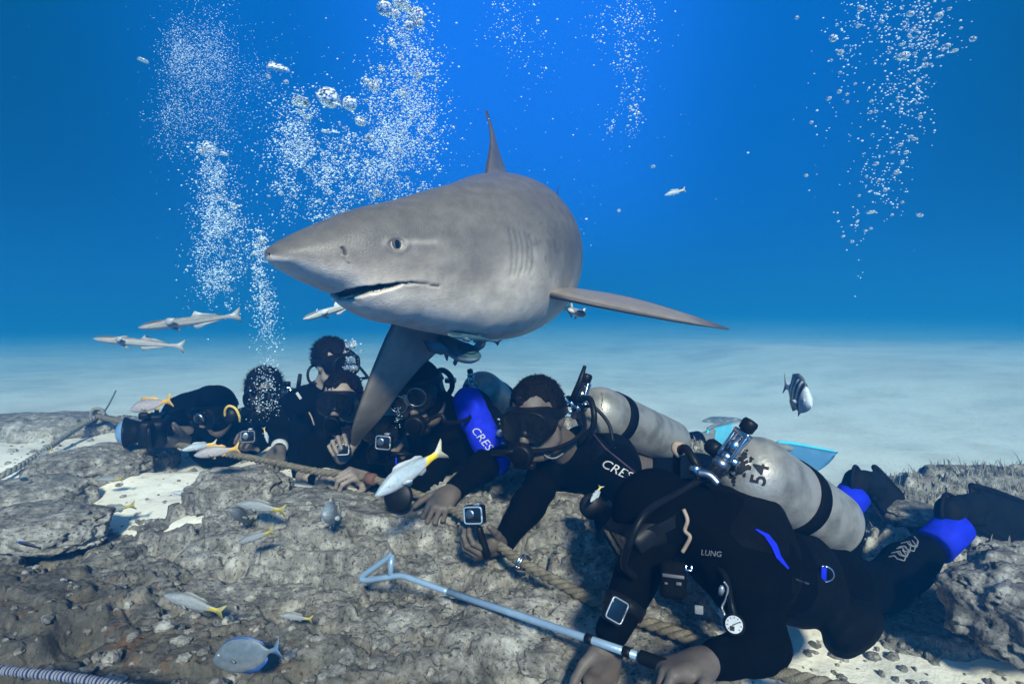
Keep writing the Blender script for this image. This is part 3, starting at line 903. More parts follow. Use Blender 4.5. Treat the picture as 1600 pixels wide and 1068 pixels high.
# ------------------------------------------------------------------ materials for people and gear
M_SKIN = mat('skin', (0.135, 0.108, 0.090), (0.098, 0.076, 0.062), rough=0.55, spec=0.3, scale=25, bump=0.15, bscale=180)
M_SKIN2 = mat('skin_pale', (0.30, 0.24, 0.20), (0.23, 0.18, 0.15), rough=0.55, spec=0.3, scale=25, bump=0.15, bscale=180)
M_NEO = mat('black_neoprene', (0.0022, 0.0021, 0.0020), (0.0014, 0.0013, 0.0012), rough=0.9, spec=0.03, scale=30, bump=0.15, bscale=300)
M_NAVY = mat('navy_neoprene', (0.002, 0.003, 0.007), (0.0015, 0.002, 0.004), rough=0.9, spec=0.03, scale=30, bump=0.15, bscale=300)
M_BLUE = mat('blue_neoprene', (0.010, 0.026, 0.62), (0.008, 0.018, 0.48), rough=0.75, spec=0.15, scale=40, bump=0.2, bscale=400)
M_CORD = mat('black_nylon', (0.0030, 0.0030, 0.0030), (0.0018, 0.0018, 0.0018), rough=0.75, spec=0.06, scale=60, bump=0.3, bscale=300)
M_RUB = mat('black_rubber', (0.0035, 0.0035, 0.0035), (0.006, 0.006, 0.006), rough=0.45, spec=0.18, scale=50)
M_FINR = mat('fin_rubber', (0.005, 0.006, 0.0065), (0.008, 0.010, 0.010), rough=0.6, spec=0.04, scale=16, bump=0.2, bscale=90)
M_HAIR = mat('dark_hair', (0.0025, 0.002, 0.002), (0.005, 0.004, 0.0035), rough=0.6, spec=0.12, scale=90, bump=0.8, bscale=160)
M_CHROME = mat('chrome', (0.62, 0.63, 0.64), (0.45, 0.46, 0.48), rough=0.22, metal=1.0, scale=30)
M_STEEL = mat('steel', (0.36, 0.37, 0.38), (0.25, 0.26, 0.27), rough=0.35, metal=1.0, scale=30)
M_LENS = mat('mask_glass', (0.004, 0.005, 0.006), (0.006, 0.007, 0.008), rough=0.06, spec=0.6, scale=5)
M_WHITE = mat('white_print', (0.52, 0.53, 0.54), (0.42, 0.43, 0.44), rough=0.6, scale=90)
M_GREYP = mat('grey_print', (0.20, 0.21, 0.22), (0.12, 0.125, 0.13), rough=0.6, scale=120)
M_BLACKP = mat('black_print', (0.010, 0.010, 0.011), (0.014, 0.014, 0.015), rough=0.7, scale=60)
M_ALU = mat('worn_aluminium', (0.37, 0.35, 0.31), (0.20, 0.19, 0.165), rough=0.48, spec=0.4, metal=0.4, scale=14, detail=15, bump=0.16, bscale=130, lo=.46, hi=.66)
M_TANB = mat('tan_hose', (0.34, 0.25, 0.18), (0.26, 0.19, 0.14), rough=0.55, scale=40)
M_YEL = mat('yellow_hose', (0.70, 0.50, 0.12), (0.55, 0.38, 0.08), rough=0.5, scale=40)
M_PANEL = mat('silver_trim', (0.40, 0.42, 0.44), (0.30, 0.32, 0.34), rough=0.35, metal=0.6, scale=30)
M_SCREEN = mat('dark_screen', (0.006, 0.007, 0.009), (0.009, 0.010, 0.012), rough=0.08, spec=0.6, scale=8)
M_CYAN = mat('cyan_blade', (0.12, 0.72, 0.92), (0.09, 0.62, 0.84), rough=0.35, spec=0.4, scale=12)
M_BLADE2 = mat('blue_grey_blade', (0.10, 0.27, 0.46), (0.08, 0.22, 0.40), rough=0.4, spec=0.3, scale=12)
M_GREYR = mat('grey_rubber', (0.24, 0.24, 0.23), (0.16, 0.16, 0.155), rough=0.55, scale=14)
M_HOOD = mat('hood_neoprene', (0.0018, 0.0024, 0.0028), (0.0014, 0.0018, 0.002), rough=0.9, spec=0.03, scale=30)

def bvh_of(*obs):
    V = []; F = []
    for o in obs:
        k = len(V); me = o.data
        V += [v.co.copy() for v in me.vertices]; F += [tuple(i+k for i in p.vertices) for p in me.polygons]
    return BVHTree.FromPolygons(V, F)
CAM_O = Vector((0, 0, CAM_Z))
def pick(bvh, px, py):
    d = (W(px, py, 1.0)-CAM_O).normalized()
    p, n, f, t = bvh.ray_cast(CAM_O, d)
    if p is not None and n.dot(d) > 0: n = -n
    return p, n
def lettering(txt, size, c, d, bvh, m, parent, name='lettering', off=0.002, shear=0.0, weight=0.0, wide=1.0):
    """printed characters laid on a surface; c centre, d baseline direction, both measured on the photo"""
    cu = bpy.data.curves.new('t', 'FONT'); cu.body = txt; cu.size = 1.0; cu.align_x = 'CENTER'; cu.align_y = 'CENTER'
    cu.shear = shear; cu.resolution_u = 3; cu.offset = weight
    to = bpy.data.objects.new('t', cu); C.objects.link(to)
    bpy.context.view_layer.update()
    me = bpy.data.meshes.new_from_object(to.evaluated_get(bpy.context.evaluated_depsgraph_get()))
    bpy.data.objects.remove(to); bpy.data.curves.remove(cu)
    bm = bmesh.new(); bm.from_mesh(me); bpy.data.meshes.remove(me)
    for _ in range(2):
        lg = [e for e in bm.edges if e.calc_length() > 0.18]
        if lg: bmesh.ops.subdivide_edges(bm, edges=lg, cuts=1)
    bmesh.ops.triangulate(bm, faces=bm.faces[:])
    d = Vector((d[0], d[1])).normalized(); e = Vector((d.y, -d.x))
    V = []; ok = True; last = None; miss = set()
    for i, v in enumerate(bm.verts):
        v.index = i
        q = Vector(c) + d*v.co.x*size*wide + e*v.co.y*size
        p, n = pick(bvh, q.x, q.y)
        if p is None: miss.add(i); V.append(Vector((0, 0, 0))); continue
        V.append(p + n*off)
    F = [tuple(v.index for v in f.verts) for f in bm.faces if not any(v.index in miss for v in f.verts)]
    bm.free()
    us = sorted({i for f in F for i in f}); mp = {a: b for b, a in enumerate(us)}
    mb = MB(); mb.add([V[i] for i in us], [tuple(mp[i] for i in f) for f in F])
    return mb.build(name, m, parent, smooth=False)
def ribbon_on(pts, w, bvh, mb, off=0.002):
    """thin printed stroke along photo points, on a surface"""
    P = [Vector(p) for p in pts]; V = []; F = []
    Q = []
    for a, b in zip(P[:-1], P[1:]):
        for k in range(6): Q.append(a.lerp(b, k/6))
    Q.append(P[-1])
    for i, q in enumerate(Q):
        t = Q[min(i+1, len(Q)-1)]-Q[max(i-1, 0)]; t.normalize(); e = Vector((-t.y, t.x))*w/2
        for s_ in (-1, 1):
            p, n = pick(bvh, q.x+e.x*s_, q.y+e.y*s_)
            if p is None: return
            V.append(p+n*off)
    for i in range(len(Q)-1): F.append((2*i, 2*i+1, 2*i+3, 2*i+2))
    mb.add(V, F)

def joined(parts):
    V = []; F = []; k = 0
    for v, f in parts:
        V.append(v); F.append(np.asarray(f)+k); k += len(v)
    return np.concatenate(V), F

def head_prims(c, f, u, s, k=1.0, neck=None):
    P = lambda a, b, d: c + s*a*k + u*b*k + f*d*k
    E = lambda q, rs, ru, rf, kk=0.02: el(q, s, u, f, rs*k, ru*k, rf*k, kk)
    L = [E(P(0, .025, -.012), .074, .092, .094), E(P(0, -.055, .028), .055, .062, .060, .03),
         rc(P(0, -.098, .062), P(0, -.100, .055), .022*k, .022*k, .025),
         rc(P(0, .008, .090), P(0, -.034, .110), .008*k, .013*k, .012),
         rc(P(-.035, .032, .078), P(.035, .032, .078), .013*k, .013*k, .015),
         rc(P(-.012, -.036, .100), P(.012, -.036, .100), .009*k, .009*k, .008)]
    for g in (-1, 1):
        L += [E(P(g*.045, -.025, .060), .024, .022, .022), E(P(g*.076, -.006, -.012), .010, .030, .019, .008),
              rc(P(g*.082, .014, -.016), P(g*.083, -.012, -.022), .006*k, .006*k, .006),
              rc(P(g*.052, -.07, .005), P(g*.03, -.1, .045), .02*k, .018*k, .03)]
    L += [rc(P(-.020, -.060, .083), P(.020, -.060, .083), .008*k, .008*k, .006), rc(P(-.016, -.072, .081), P(.016, -.072, .081), .009*k, .009*k, .006)]
    if neck is not None: L.append(rc(P(0, -.05, -.022), neck, .056*k, .062*k, .03))
    return L
def hand_mesh(w, d, n, curl=(30, 40, 25), spread=6, sc=1.0, thumb=1, thumb_curl=25, h=0.0032, fingers=None):
    """w wrist point, d pointing along the hand, n out of the palm; thumb=+1/-1 side"""
    d = Vector(d).normalized(); n = (Vector(n)-d*Vector(n).dot(d)).normalized(); x = d.cross(n)*thumb   # x towards the thumb
    P = lambda a, b, c_=0.0: w + d*a*sc + x*b*sc + n*c_*sc
    L = [rc(P(-.03, 0), P(.02, 0), .026*sc, .025*sc)]
    roots = [(.092, .030), (.097, .010), (.092, -.010), (.082, -.028)]
    for a, b in roots:
        L.append(rc(P(.012, b*.55), P(a-.006, b, .002), .0175*sc, .0125*sc, .016))
    L.append(rc(P(.02, .018, .008), P(.055, .026, .008), .018*sc, .014*sc, .014))
    ln = [(.042, .026, .021), (.046, .029, .022), (.042, .027, .021), (.033, .021, .019)]
    for i, ((a, b), l3) in enumerate(zip(roots, ln)):
        cu = fingers[i] if fingers else (curl[0]+4*i, curl[1]+3*i, curl[2])
        p = P(a, b, .002); yaw = R(spread*(1.5-i))
        dd = (d*math.cos(yaw)+x*math.sin(yaw)).normalized(); ax = dd.cross(n).normalized()
        r = .0092*sc if i < 3 else .0080*sc
        ang = 0; 
        for k in range(3):
            ang += R(cu[k])
            q = p + (dd*math.cos(ang)+n*math.sin(ang))*l3[k]*sc
            L.append(rc(p, q, r, r*.90, .004)); p = q; r *= .90
    tb = P(.022, .028, .006); td = (d*.62+x*.70+n*.25).normalized()
    t1 = tb+td*.040*sc
    td2 = (td + n*math.sin(R(thumb_curl))*1.0 + d*.35).normalized(); t2 = t1+td2*.032*sc
    td3 = (td2 + n*math.sin(R(thumb_curl))*.7 + d*.25).normalized(); t3 = t2+td3*.024*sc
    L += [rc(tb, t1, .0150*sc, .0115*sc, .012), rc(t1, t2, .0112*sc, .0100*sc, .004), rc(t2, t3, .0100*sc, .0085*sc, .004)]
    return sdf(L, h*sc if sc > 1 else h, .006)

def mask_gear(root, c, f, u, s, k=1.0, frame=None, single=True, strap=True):
    frame = frame or M_RUB
    P = lambda a, b, d: c + s*a*k + u*b*k + f*d*k
    n = 56; pts = []
    for i in range(n):
        t = 2*math.pi*i/n
        x = math.copysign(abs(math.cos(t))**.72, math.cos(t))*.079
        y = math.copysign(abs(math.sin(t))**.78, math.sin(t))*.046
        if y < 0: y -= .014*(1-math.exp(-(abs(x)/.022)**2))*(1 if abs(x) < .072 else .6); 
        if y < 0: y += .022*math.exp(-(x/.017)**2)*0.9
        pts.append((x, y+.012))
    mb = MB(); V = []; F = []
    rings = [(.052, 1.02, 1.0), (.078, 1.03, .9), (.100, 1.0, .55), (.110, .97, .35), (.113, .91, .3), (.108, .885, .3)]
    for off, sc, cv in rings:
        for x, y in pts: V.append(P(x*sc, (y-.012)*sc+.012, off-5.2*cv*x*x))
    for r in range(len(rings)-1):
        for i in range(n): F.append((r*n+i, r*n+(i+1) % n, (r+1)*n+(i+1) % n, (r+1)*n+i))
    mb.add(V, F)
    # nose pocket
    lathe(mb, P(0, -.012, .085), u*-.45+f*.9, [(0, .020), (.012, .021), (.022, .018), (.030, .010), (.033, .002)], 16)
    m = mb.build('diving_mask', frame, root)
    V = []; F = []; rr = 4
    mb = MB(); V.append(P(0, .012, .1085))
    for q in range(1, rr+1):
        for x, y in pts: V.append(P(x*.90*q/rr, (y-.012)*.90*q/rr+.012, .1085-1.55*(x*.9*q/rr)**2))
    for i in range(n): F.append((0, 1+i, 1+(i+1) % n))
    for q in range(rr-1):
        for i in range(n):
            a = 1+q*n+i; b = 1+q*n+(i+1) % n; F.append((a, a+n, b+n, b))
    mb.add(V, F); mb.build('lens', M_LENS, m)
    if strap:
        mb = MB(); ring = []
        for i in range(33):
            a = R(28)+R(304)*i/32
            ring.append((P(math.sin(a)*.090, .018+.012*math.cos(a), -.010+math.cos(a)*.108), s*math.sin(a)+f*math.cos(a)))
        V = []; F = []
        for p, nn in ring:
            V += [p-u*.013*k, p+u*.013*k, p+u*.013*k+nn*.005*k, p-u*.013*k+nn*.005*k]
        for i in range(len(ring)-1):
            for q in range(4): F.append((i*4+q, i*4+(q+1) % 4, i*4+4+(q+1) % 4, i*4+4+q))
        mb.add(V, F); mb.build('mask_strap', frame, m, smooth=False)
    return m
def regulator(root, c, f, u, s, k=1.0, hose_to=None, via=None, side=-1, rim=None, purge=None):
    P = lambda a, b, d: c + s*a*k + u*b*k + f*d*k
    mb = MB(); o = P(0, -.068, .094)
    lathe(mb, o, f, [(0, .013*k), (.022*k, .013*k), (.024*k, .030*k), (.030*k, .036*k), (.050*k, .037*k), (.058*k, .034*k), (.060*k, .028*k)], 28)
    # exhaust wings
    rbox(mb, o+f*.032*k-u*.036*k, s, u, f, .034*k, .010*k, .014*k, .6)
    rbox(mb, o+f*.036*k+s*side*.040*k, s, u, f, .014*k, .011*k, .011*k, .6)
    r = mb.build('regulator', M_RUB, root)
    mb = MB(); lathe(mb, o+f*.058*k, f, [(0, .027*k), (.006*k, .026*k), (.009*k, .018*k), (.010*k, .002*k)], 24)
    mb.build('purge_cover', purge or M_CORD, r)
    if rim:
        mb = MB(); tube(mb, [o+f*.059*k+(s*math.cos(a)+u*math.sin(a))*.030*k for a in [2*math.pi*q/30 for q in range(31)]], .0022*k, 6)
        mb.build('trim_ring', rim, r)
    if hose_to is not None:
        a = o+f*.036*k+s*side*.050*k
        pts = [a, a+s*side*.05*k] + [Vector(v) for v in (via or [])] + [Vector(hose_to)]
        mb = MB(); tube(mb, catmull(pts, 10), .0075, 10); mb.build('hose', M_RUB, r)
    return r
def scuba_tank(root, a, b, r=.092, m=None, strap_at=(.36,), valve_up=None, knob=True):
    a = Vector(a); b = Vector(b); ax = (b-a).normalized(); L = (b-a).length
    mb = MB(); pr = [(-.004, .016), (.0, .024), (.010, .030)]
    for i in range(1, 13):
        t = i/12*math.pi/2; pr.append((.010+.085*(1-math.cos(t)), .030+(r-.030)*math.sin(t)))
    pr += [(L*.5, r), (L-.035, r)]
    for i in range(1, 9):
        t = i/8*math.pi/2; pr.append((L-.035+.035*math.sin(t), r-.030*(1-math.cos(t))))
    pr.append((L, r*.3))
    lathe(mb, a, ax, pr, 56)
    t = mb.build('scuba_tank', m or M_ALU, root)
    for q in strap_at:
        mb = MB(); lathe(mb, a+ax*(L*q-.026), ax, [(0, r), (.0, r+.004), (.052, r+.004), (.052, r)], 48)
        sx, up = frame_of(ax)
        rbox(mb, a+ax*L*q-sx*(r+.006), ax, up, sx, .030, .030, .007, .4)
        mb.build('strap', M_CORD, t)
    return t
def valve(parent, a, ax, upd, k=1.0):
    """valve with knob, chrome yoke and first stage of the regulator"""
    a = Vector(a); ax = Vector(ax).normalized(); upd = (Vector(upd)-ax*Vector(upd).dot(ax)).normalized(); sd_ = ax.cross(upd)
    mb = MB()
    lathe(mb, a, -ax, [(0, .020*k), (.03*k, .020*k), (.034*k, .014*k), (.06*k, .014*k)], 20)
    lathe(mb, a-ax*.035*k, sd_, [(-.035*k, .012*k), (.035*k, .012*k)], 16)
    # yoke frame
    for g in (-1, 1): rbox(mb, a-ax*.045*k+upd*.035*k+sd_*g*.021*k, ax, upd, sd_, .011*k, .043*k, .005*k, .5)
    rbox(mb, a-ax*.045*k+upd*.078*k, ax, upd, sd_, .013*k, .008*k, .026*k, .5)
    lathe(mb, a-ax*.045*k+upd*.02*k, upd, [(0, .017*k), (.03*k, .017*k), (.034*k, .010*k), (.06*k, .010*k)], 18)
    v = mb.build('valve', M_CHROME, parent)
    mb = MB(); lathe(mb, a-ax*.045*k+upd*.086*k, upd, [(0, .012*k), (.004*k, .021*k), (.028*k, .023*k), (.036*k, .019*k), (.038*k, .004*k)], 14); mb.build('yoke_screw', M_RUB, parent)
    mb = MB(); lathe(mb, a-ax*.035*k-sd_*.036*k, -sd_, [(0, .012*k), (.006*k, .022*k), (.034*k, .023*k), (.042*k, .018*k), (.044*k, .004*k)], 14); mb.build('valve_knob', M_RUB, parent)
    mb = MB(); lathe(mb, a-ax*.045*k-upd*.01*k, -upd, [(0, .024*k), (.02*k, .025*k), (.025*k, .020*k), (.05*k, .020*k), (.055*k, .012*k)], 20); mb.build('first_stage', M_STEEL, parent)
    return v
def hair_on(root, c, f, u, s, k=1.0, m=None, length=.011, n=420, seed=1, low=-.02, fringe=.055):
    """short dark hair: a cap of uneven thickness with tufts standing off it"""
    P = lambda a, b, d: c + s*a*k + u*b*k + f*d*k
    rn = random.Random(seed)
    L = [el(P(0, .037, -.020), s, u, f, .083*k, .090*k, .099*k, .01)]
    def cut(Q):
        q = Q - np.array(c); a = q@np.array(u)/k; b = q@np.array(f)/k
        face = np.maximum(0, np.minimum(b-0.020, .072-a-0.02*np.sin(q@np.array(s)*60))*1.0)     # keep the face free
        neck = np.maximum(0, low-.035-a + 0.35*np.maximum(b, 0))
        return face*1.2 + neck*1.0
    V, F = sdf(L, .0055 if k >= 1 else .006, .01, rough=.009, rfreq=42, post=cut)
    mb = MB(); tv = []; tf = []
    for i in range(n*5):
        th = rn.uniform(0, 2*math.pi); ph = math.acos(rn.uniform(-.35, 1))
        d = Vector((math.sin(ph)*math.cos(th), math.cos(ph), math.sin(ph)*math.sin(th)))
        if d.z > .35 and d.y < .55: continue
        base = P(d.x*.080, .037+d.y*.087, -.020+d.z*.096)
        nn = (s*d.x+u*d.y+f*d.z).normalized()
        tip = base + (nn*.75 + s*rn.uniform(-.7, .7) + f*rn.uniform(-1.1, .3) + u*rn.uniform(-.2, .4))*length*k*rn.uniform(.4, .95)
        w_ = nn.cross(Vector((rn.random(), rn.random(), rn.random()))).normalized()*.0016*k; w2 = nn.cross(w_).normalized()*.0016*k
        q = len(V)+len(tv); tv += [base+w_, base-w_*.5+w2, base-w_*.5-w2, tip]; tf += [(q, q+1, q+3), (q+1, q+2, q+3), (q+2, q, q+3)]
    V = np.concatenate([V, np.array([tuple(v) for v in tv])])
    return mk('hair', V, [F, np.array(tf)], m or M_HAIR, root)
def swim_fin(root, ankle, heel, toe, tipp, wide, m_pocket, m_blade, w0=.05, w1=.105, m_under=None, m_rail=None, skew=False):
    """foot pocket round the foot, blade beyond the toes, two rails"""
    ankle, heel, toe, tipp = (Vector(v) for v in (ankle, heel, toe, tipp)); wide = Vector(wide).normalized()
    d = (tipp-toe).normalized(); wide = wide if skew else (wide-d*wide.dot(d)).normalized(); nr = wide.cross(d).normalized()
    V, F = sdf([rc(heel, toe, .040, .032, .01), rc(heel.lerp(ankle, .25), heel, .042, .040, .01), rc(heel.lerp(toe, .35)+wide*.014, toe+wide*w0*.7+d*.03, .032, .016, .008), rc(heel.lerp(toe, .35)-wide*.014, toe-wide*w0*.7+d*.03, .032, .016, .008), rc(toe-wide*w0*.6, toe+wide*w0*.6, .024, .024, .01)], .007, .012)
    hs_ = [heel-d*.047+wide*.0, heel-d*.03+wide*.044, heel+d*.03+wide*.046]
    mbs = MB(); tube(mbs, catmull([heel+d*.04-wide*.045, heel-d*.03-wide*.044, heel-d*.05, heel-d*.03+wide*.044, heel+d*.04+wide*.045], 6), .0065, 8)
    o = mk('swim_fin', V, F, m_pocket, root)
    mbs.build('heel_strap', m_pocket, o)
    mb = MB(); n = 14; V = []; F = []
    for i in range(n+1):
        t = i/n; w_ = w0+(w1-w0)*(t**.7); p = (toe-d*.06).lerp(tipp, t)
        for j in range(9):
            q = j/4-1
            edge = (1-.10*abs(q)**3*(t > .9))
            for g in (1, -1):
                V.append(p*1.0 + wide*w_*q + nr*(g*(.0045-.0025*t) + .006*abs(q)**2) - d*.03*abs(q)**2*(t > .95))
    for i in range(n):
        for j in range(8):
            a = (i*9+j)*2; b = a+2; c_ = a+18; e_ = b+18
            F += [(a, b, e_, c_), (a+1, c_+1, e_+1, b+1)]
        for j in (0, 8):
            a = (i*9+j)*2; F.append((a, a+18, a+19, a+1))
    for i in (0, n):
        for j in range(8):
            a = (i*9+j)*2; F.append((a, a+1, a+3, a+2))
    mats_ = [m_blade, m_under or m_blade]
    mb.add(V, F); mb.M = [0]*len(F)
    if m_under is not None:
        mb.M = [1 if (k % 18) % 2 == 1 else 0 for k in range(len(F))]
        q = 0; mb.M = []
        for i in range(n):
            for j in range(8): mb.M += [0, 1]
            mb.M += [0, 0]
        mb.M += [0]*16
    bl = mb.build('blade', mats_, o)
    for g in (-1, 1):
        mb = MB(); pts = [toe-d*.05+wide*g*w0*.95+nr*.004] + [(toe-d*.06).lerp(tipp, t)+wide*g*(w0+(w1-w0)*t**.7)+nr*.006 for t in (.2, .45, .7, .9)]
        tube(mb, catmull(pts, 6), [.012-.007*i/24 for i in range(25)], 8); mb.build('rail', m_rail or m_pocket, o)
    return o

def diver(label, head, face, up, neck, chest, pelvis, shoulders, arms, legs, h=.009, k=1.0, suit=None, skin=None, girth=1.0, head_h=.005, hood=None, bcd=True, hand_h=.0034, legg=1.0):
    """arms: (elbow, wrist, hand direction, palm normal, hand options or None); legs: (hip, knee, ankle)"""
    f = Vector(face).normalized(); u = Vector(up); u = (u-f*u.dot(f)).normalized(); s = u.cross(f)      # s: the picture's right when facing us is -s... sideways axis
    s = f.cross(u)
    suit = suit or M_NEO; skin = skin or M_SKIN
    parts = [sdf(head_prims(head, f, u, s, k, neck), head_h, .02)]
    core = [rc(neck, chest, .05, .08), rc(chest, pelvis, .08, .08)]
    for sh, (e_, w_, *_r) in zip(shoulders, arms): core += [rc(chest, sh, .05, .03), rc(sh, e_, .028, .024), rc(e_, w_, .024, .020)]
    for hp, kn, an in legs: core += [rc(pelvis, hp, .06, .05), rc(hp, kn, .05, .035), rc(kn, an, .035, .025)]
    parts.append(sdf(core, .016, .02))
    for sh, (e_, w_, hd, pn, op) in zip(shoulders, arms):
        if hd is not None:
            parts.append(hand_mesh(w_+Vector(hd).normalized()*.02, hd, pn, h=hand_h, **(op or {})))
    V, F = joined(parts)
    root = mk('person', V, F, skin)
    tag(root, label, 'diver')
    ax = (pelvis-chest).normalized(); sa = (shoulders[1]-shoulders[0]).normalized(); nr = ax.cross(sa).normalized()
    if nr.z < 0: nr = -nr
    g = girth
    S_ = [el(chest+ax*.02, sa, ax, nr, .175*g, .20, .115*g, .05), el(chest.lerp(pelvis, .6), sa, ax, nr, .145*g, .20, .105*g, .06), el(pelvis, sa, ax, nr, .155*g, .13, .11*g, .05), rc(neck, chest, .072, .10, .05)]
    for sh, (e_, w_, *_r) in zip(shoulders, arms):
        S_ += [rc(chest.lerp(sh, .55), sh, .085, .072, .05), rc(sh, e_, .066*g, .050*g, .03), rc(e_, e_.lerp(w_, .35), .050*g, .050*g, .02), rc(e_.lerp(w_, .3), w_, .050*g, .034, .02)]
    for hp, kn, an in legs:
        S_ += [rc(pelvis.lerp(hp, .7), hp, .095*g, .095*g, .05), rc(hp, kn, .092*g, .064*g*legg, .03), rc(kn, kn.lerp(an, .38), .062*g*legg, .066*g*legg, .02), rc(kn.lerp(an, .35), an, .065*g*legg, .042, .02)]
    V, F = sdf(S_, h, .03, rough=.004, rfreq=16)
    ws = mk('wetsuit', V, F, suit, root)
    bc = None
    if bcd:
        B_ = [el(chest-ax*.0, sa, ax, nr, .185*g, .17, .132*g, .04), el(chest.lerp(pelvis, .62), sa, ax, nr, .17*g, .17, .125*g, .05)]
        for sh in shoulders: B_.append(rc(sh.lerp(neck, .30)+nr*.03, chest+nr*.07, .045, .05, .04))
        for g_ in (-1, 1): B_.append(el(chest.lerp(pelvis, .75)+sa*g_*.16, sa, ax, nr, .05, .11, .075, .03))
        V, F = sdf(B_, h, .03, rough=.006, rfreq=13)
        bc = mk('buoyancy_vest', V, F, M_CORD, root)
    if hood is not None:
        P = lambda a, b, d: head + s*a*k + u*b*k + f*d*k
        def cut(Q):
            q = Q-np.array(head); a = q@np.array(u)/k; b = q@np.array(f)/k; c_ = q@np.array(s)/k
            return np.maximum(0, np.minimum(b-.035, 0.06-np.hypot(c_*.9, a-.0)))*1.5
        V, F = sdf([el(P(0, .022, -.014), s, u, f, .087*k, .104*k, .108*k, .02), el(P(0, -.05, .02), s, u, f, .07*k, .07*k, .07*k, .03), rc(P(0, -.05, -.022), neck, .068*k, .085*k, .03)], .007, .03, post=cut)
        mk('hood', V, F, hood, root)
    return dict(root=root, suit=ws, vest=bc, head=head, f=f, u=u, s=s, k=k, ax=ax, sa=sa, nr=nr, chest=chest, pelvis=pelvis)
def cuff(root, name, a, b, r, m, lip=.004):
    a = Vector(a); b = Vector(b); L = (b-a).length
    mb = MB(); lathe(mb, a, b-a, [(0, r*.9), (.002, r+lip), (L-.002, r+lip*.6), (L, r*.9)], 26)
    return mb.build(name, m, root)
# ------------------------------------------------------------------ the divers
def hose(root, pts, r=.0075, m=None, name='hose', n=10):
    mb = MB(); tube(mb, catmull(pts, n), r, 10); return mb.build(name, m or M_RUB, root)
def d_ring(root, c, ax, nr, r=.022, t=.0028, name='d_ring'):
    c = Vector(c); a = Vector(ax).normalized(); b = (Vector(nr)-a*Vector(nr).dot(a)).normalized()
    pts = [c+a*math.cos(q)*r+b*max(-.25, math.sin(q))*r*1.1 for q in [2*math.pi*i/28 for i in range(29)]]
    mb = MB(); tube(mb, pts, t, 8); return mb.build(name, M_CHROME, root)

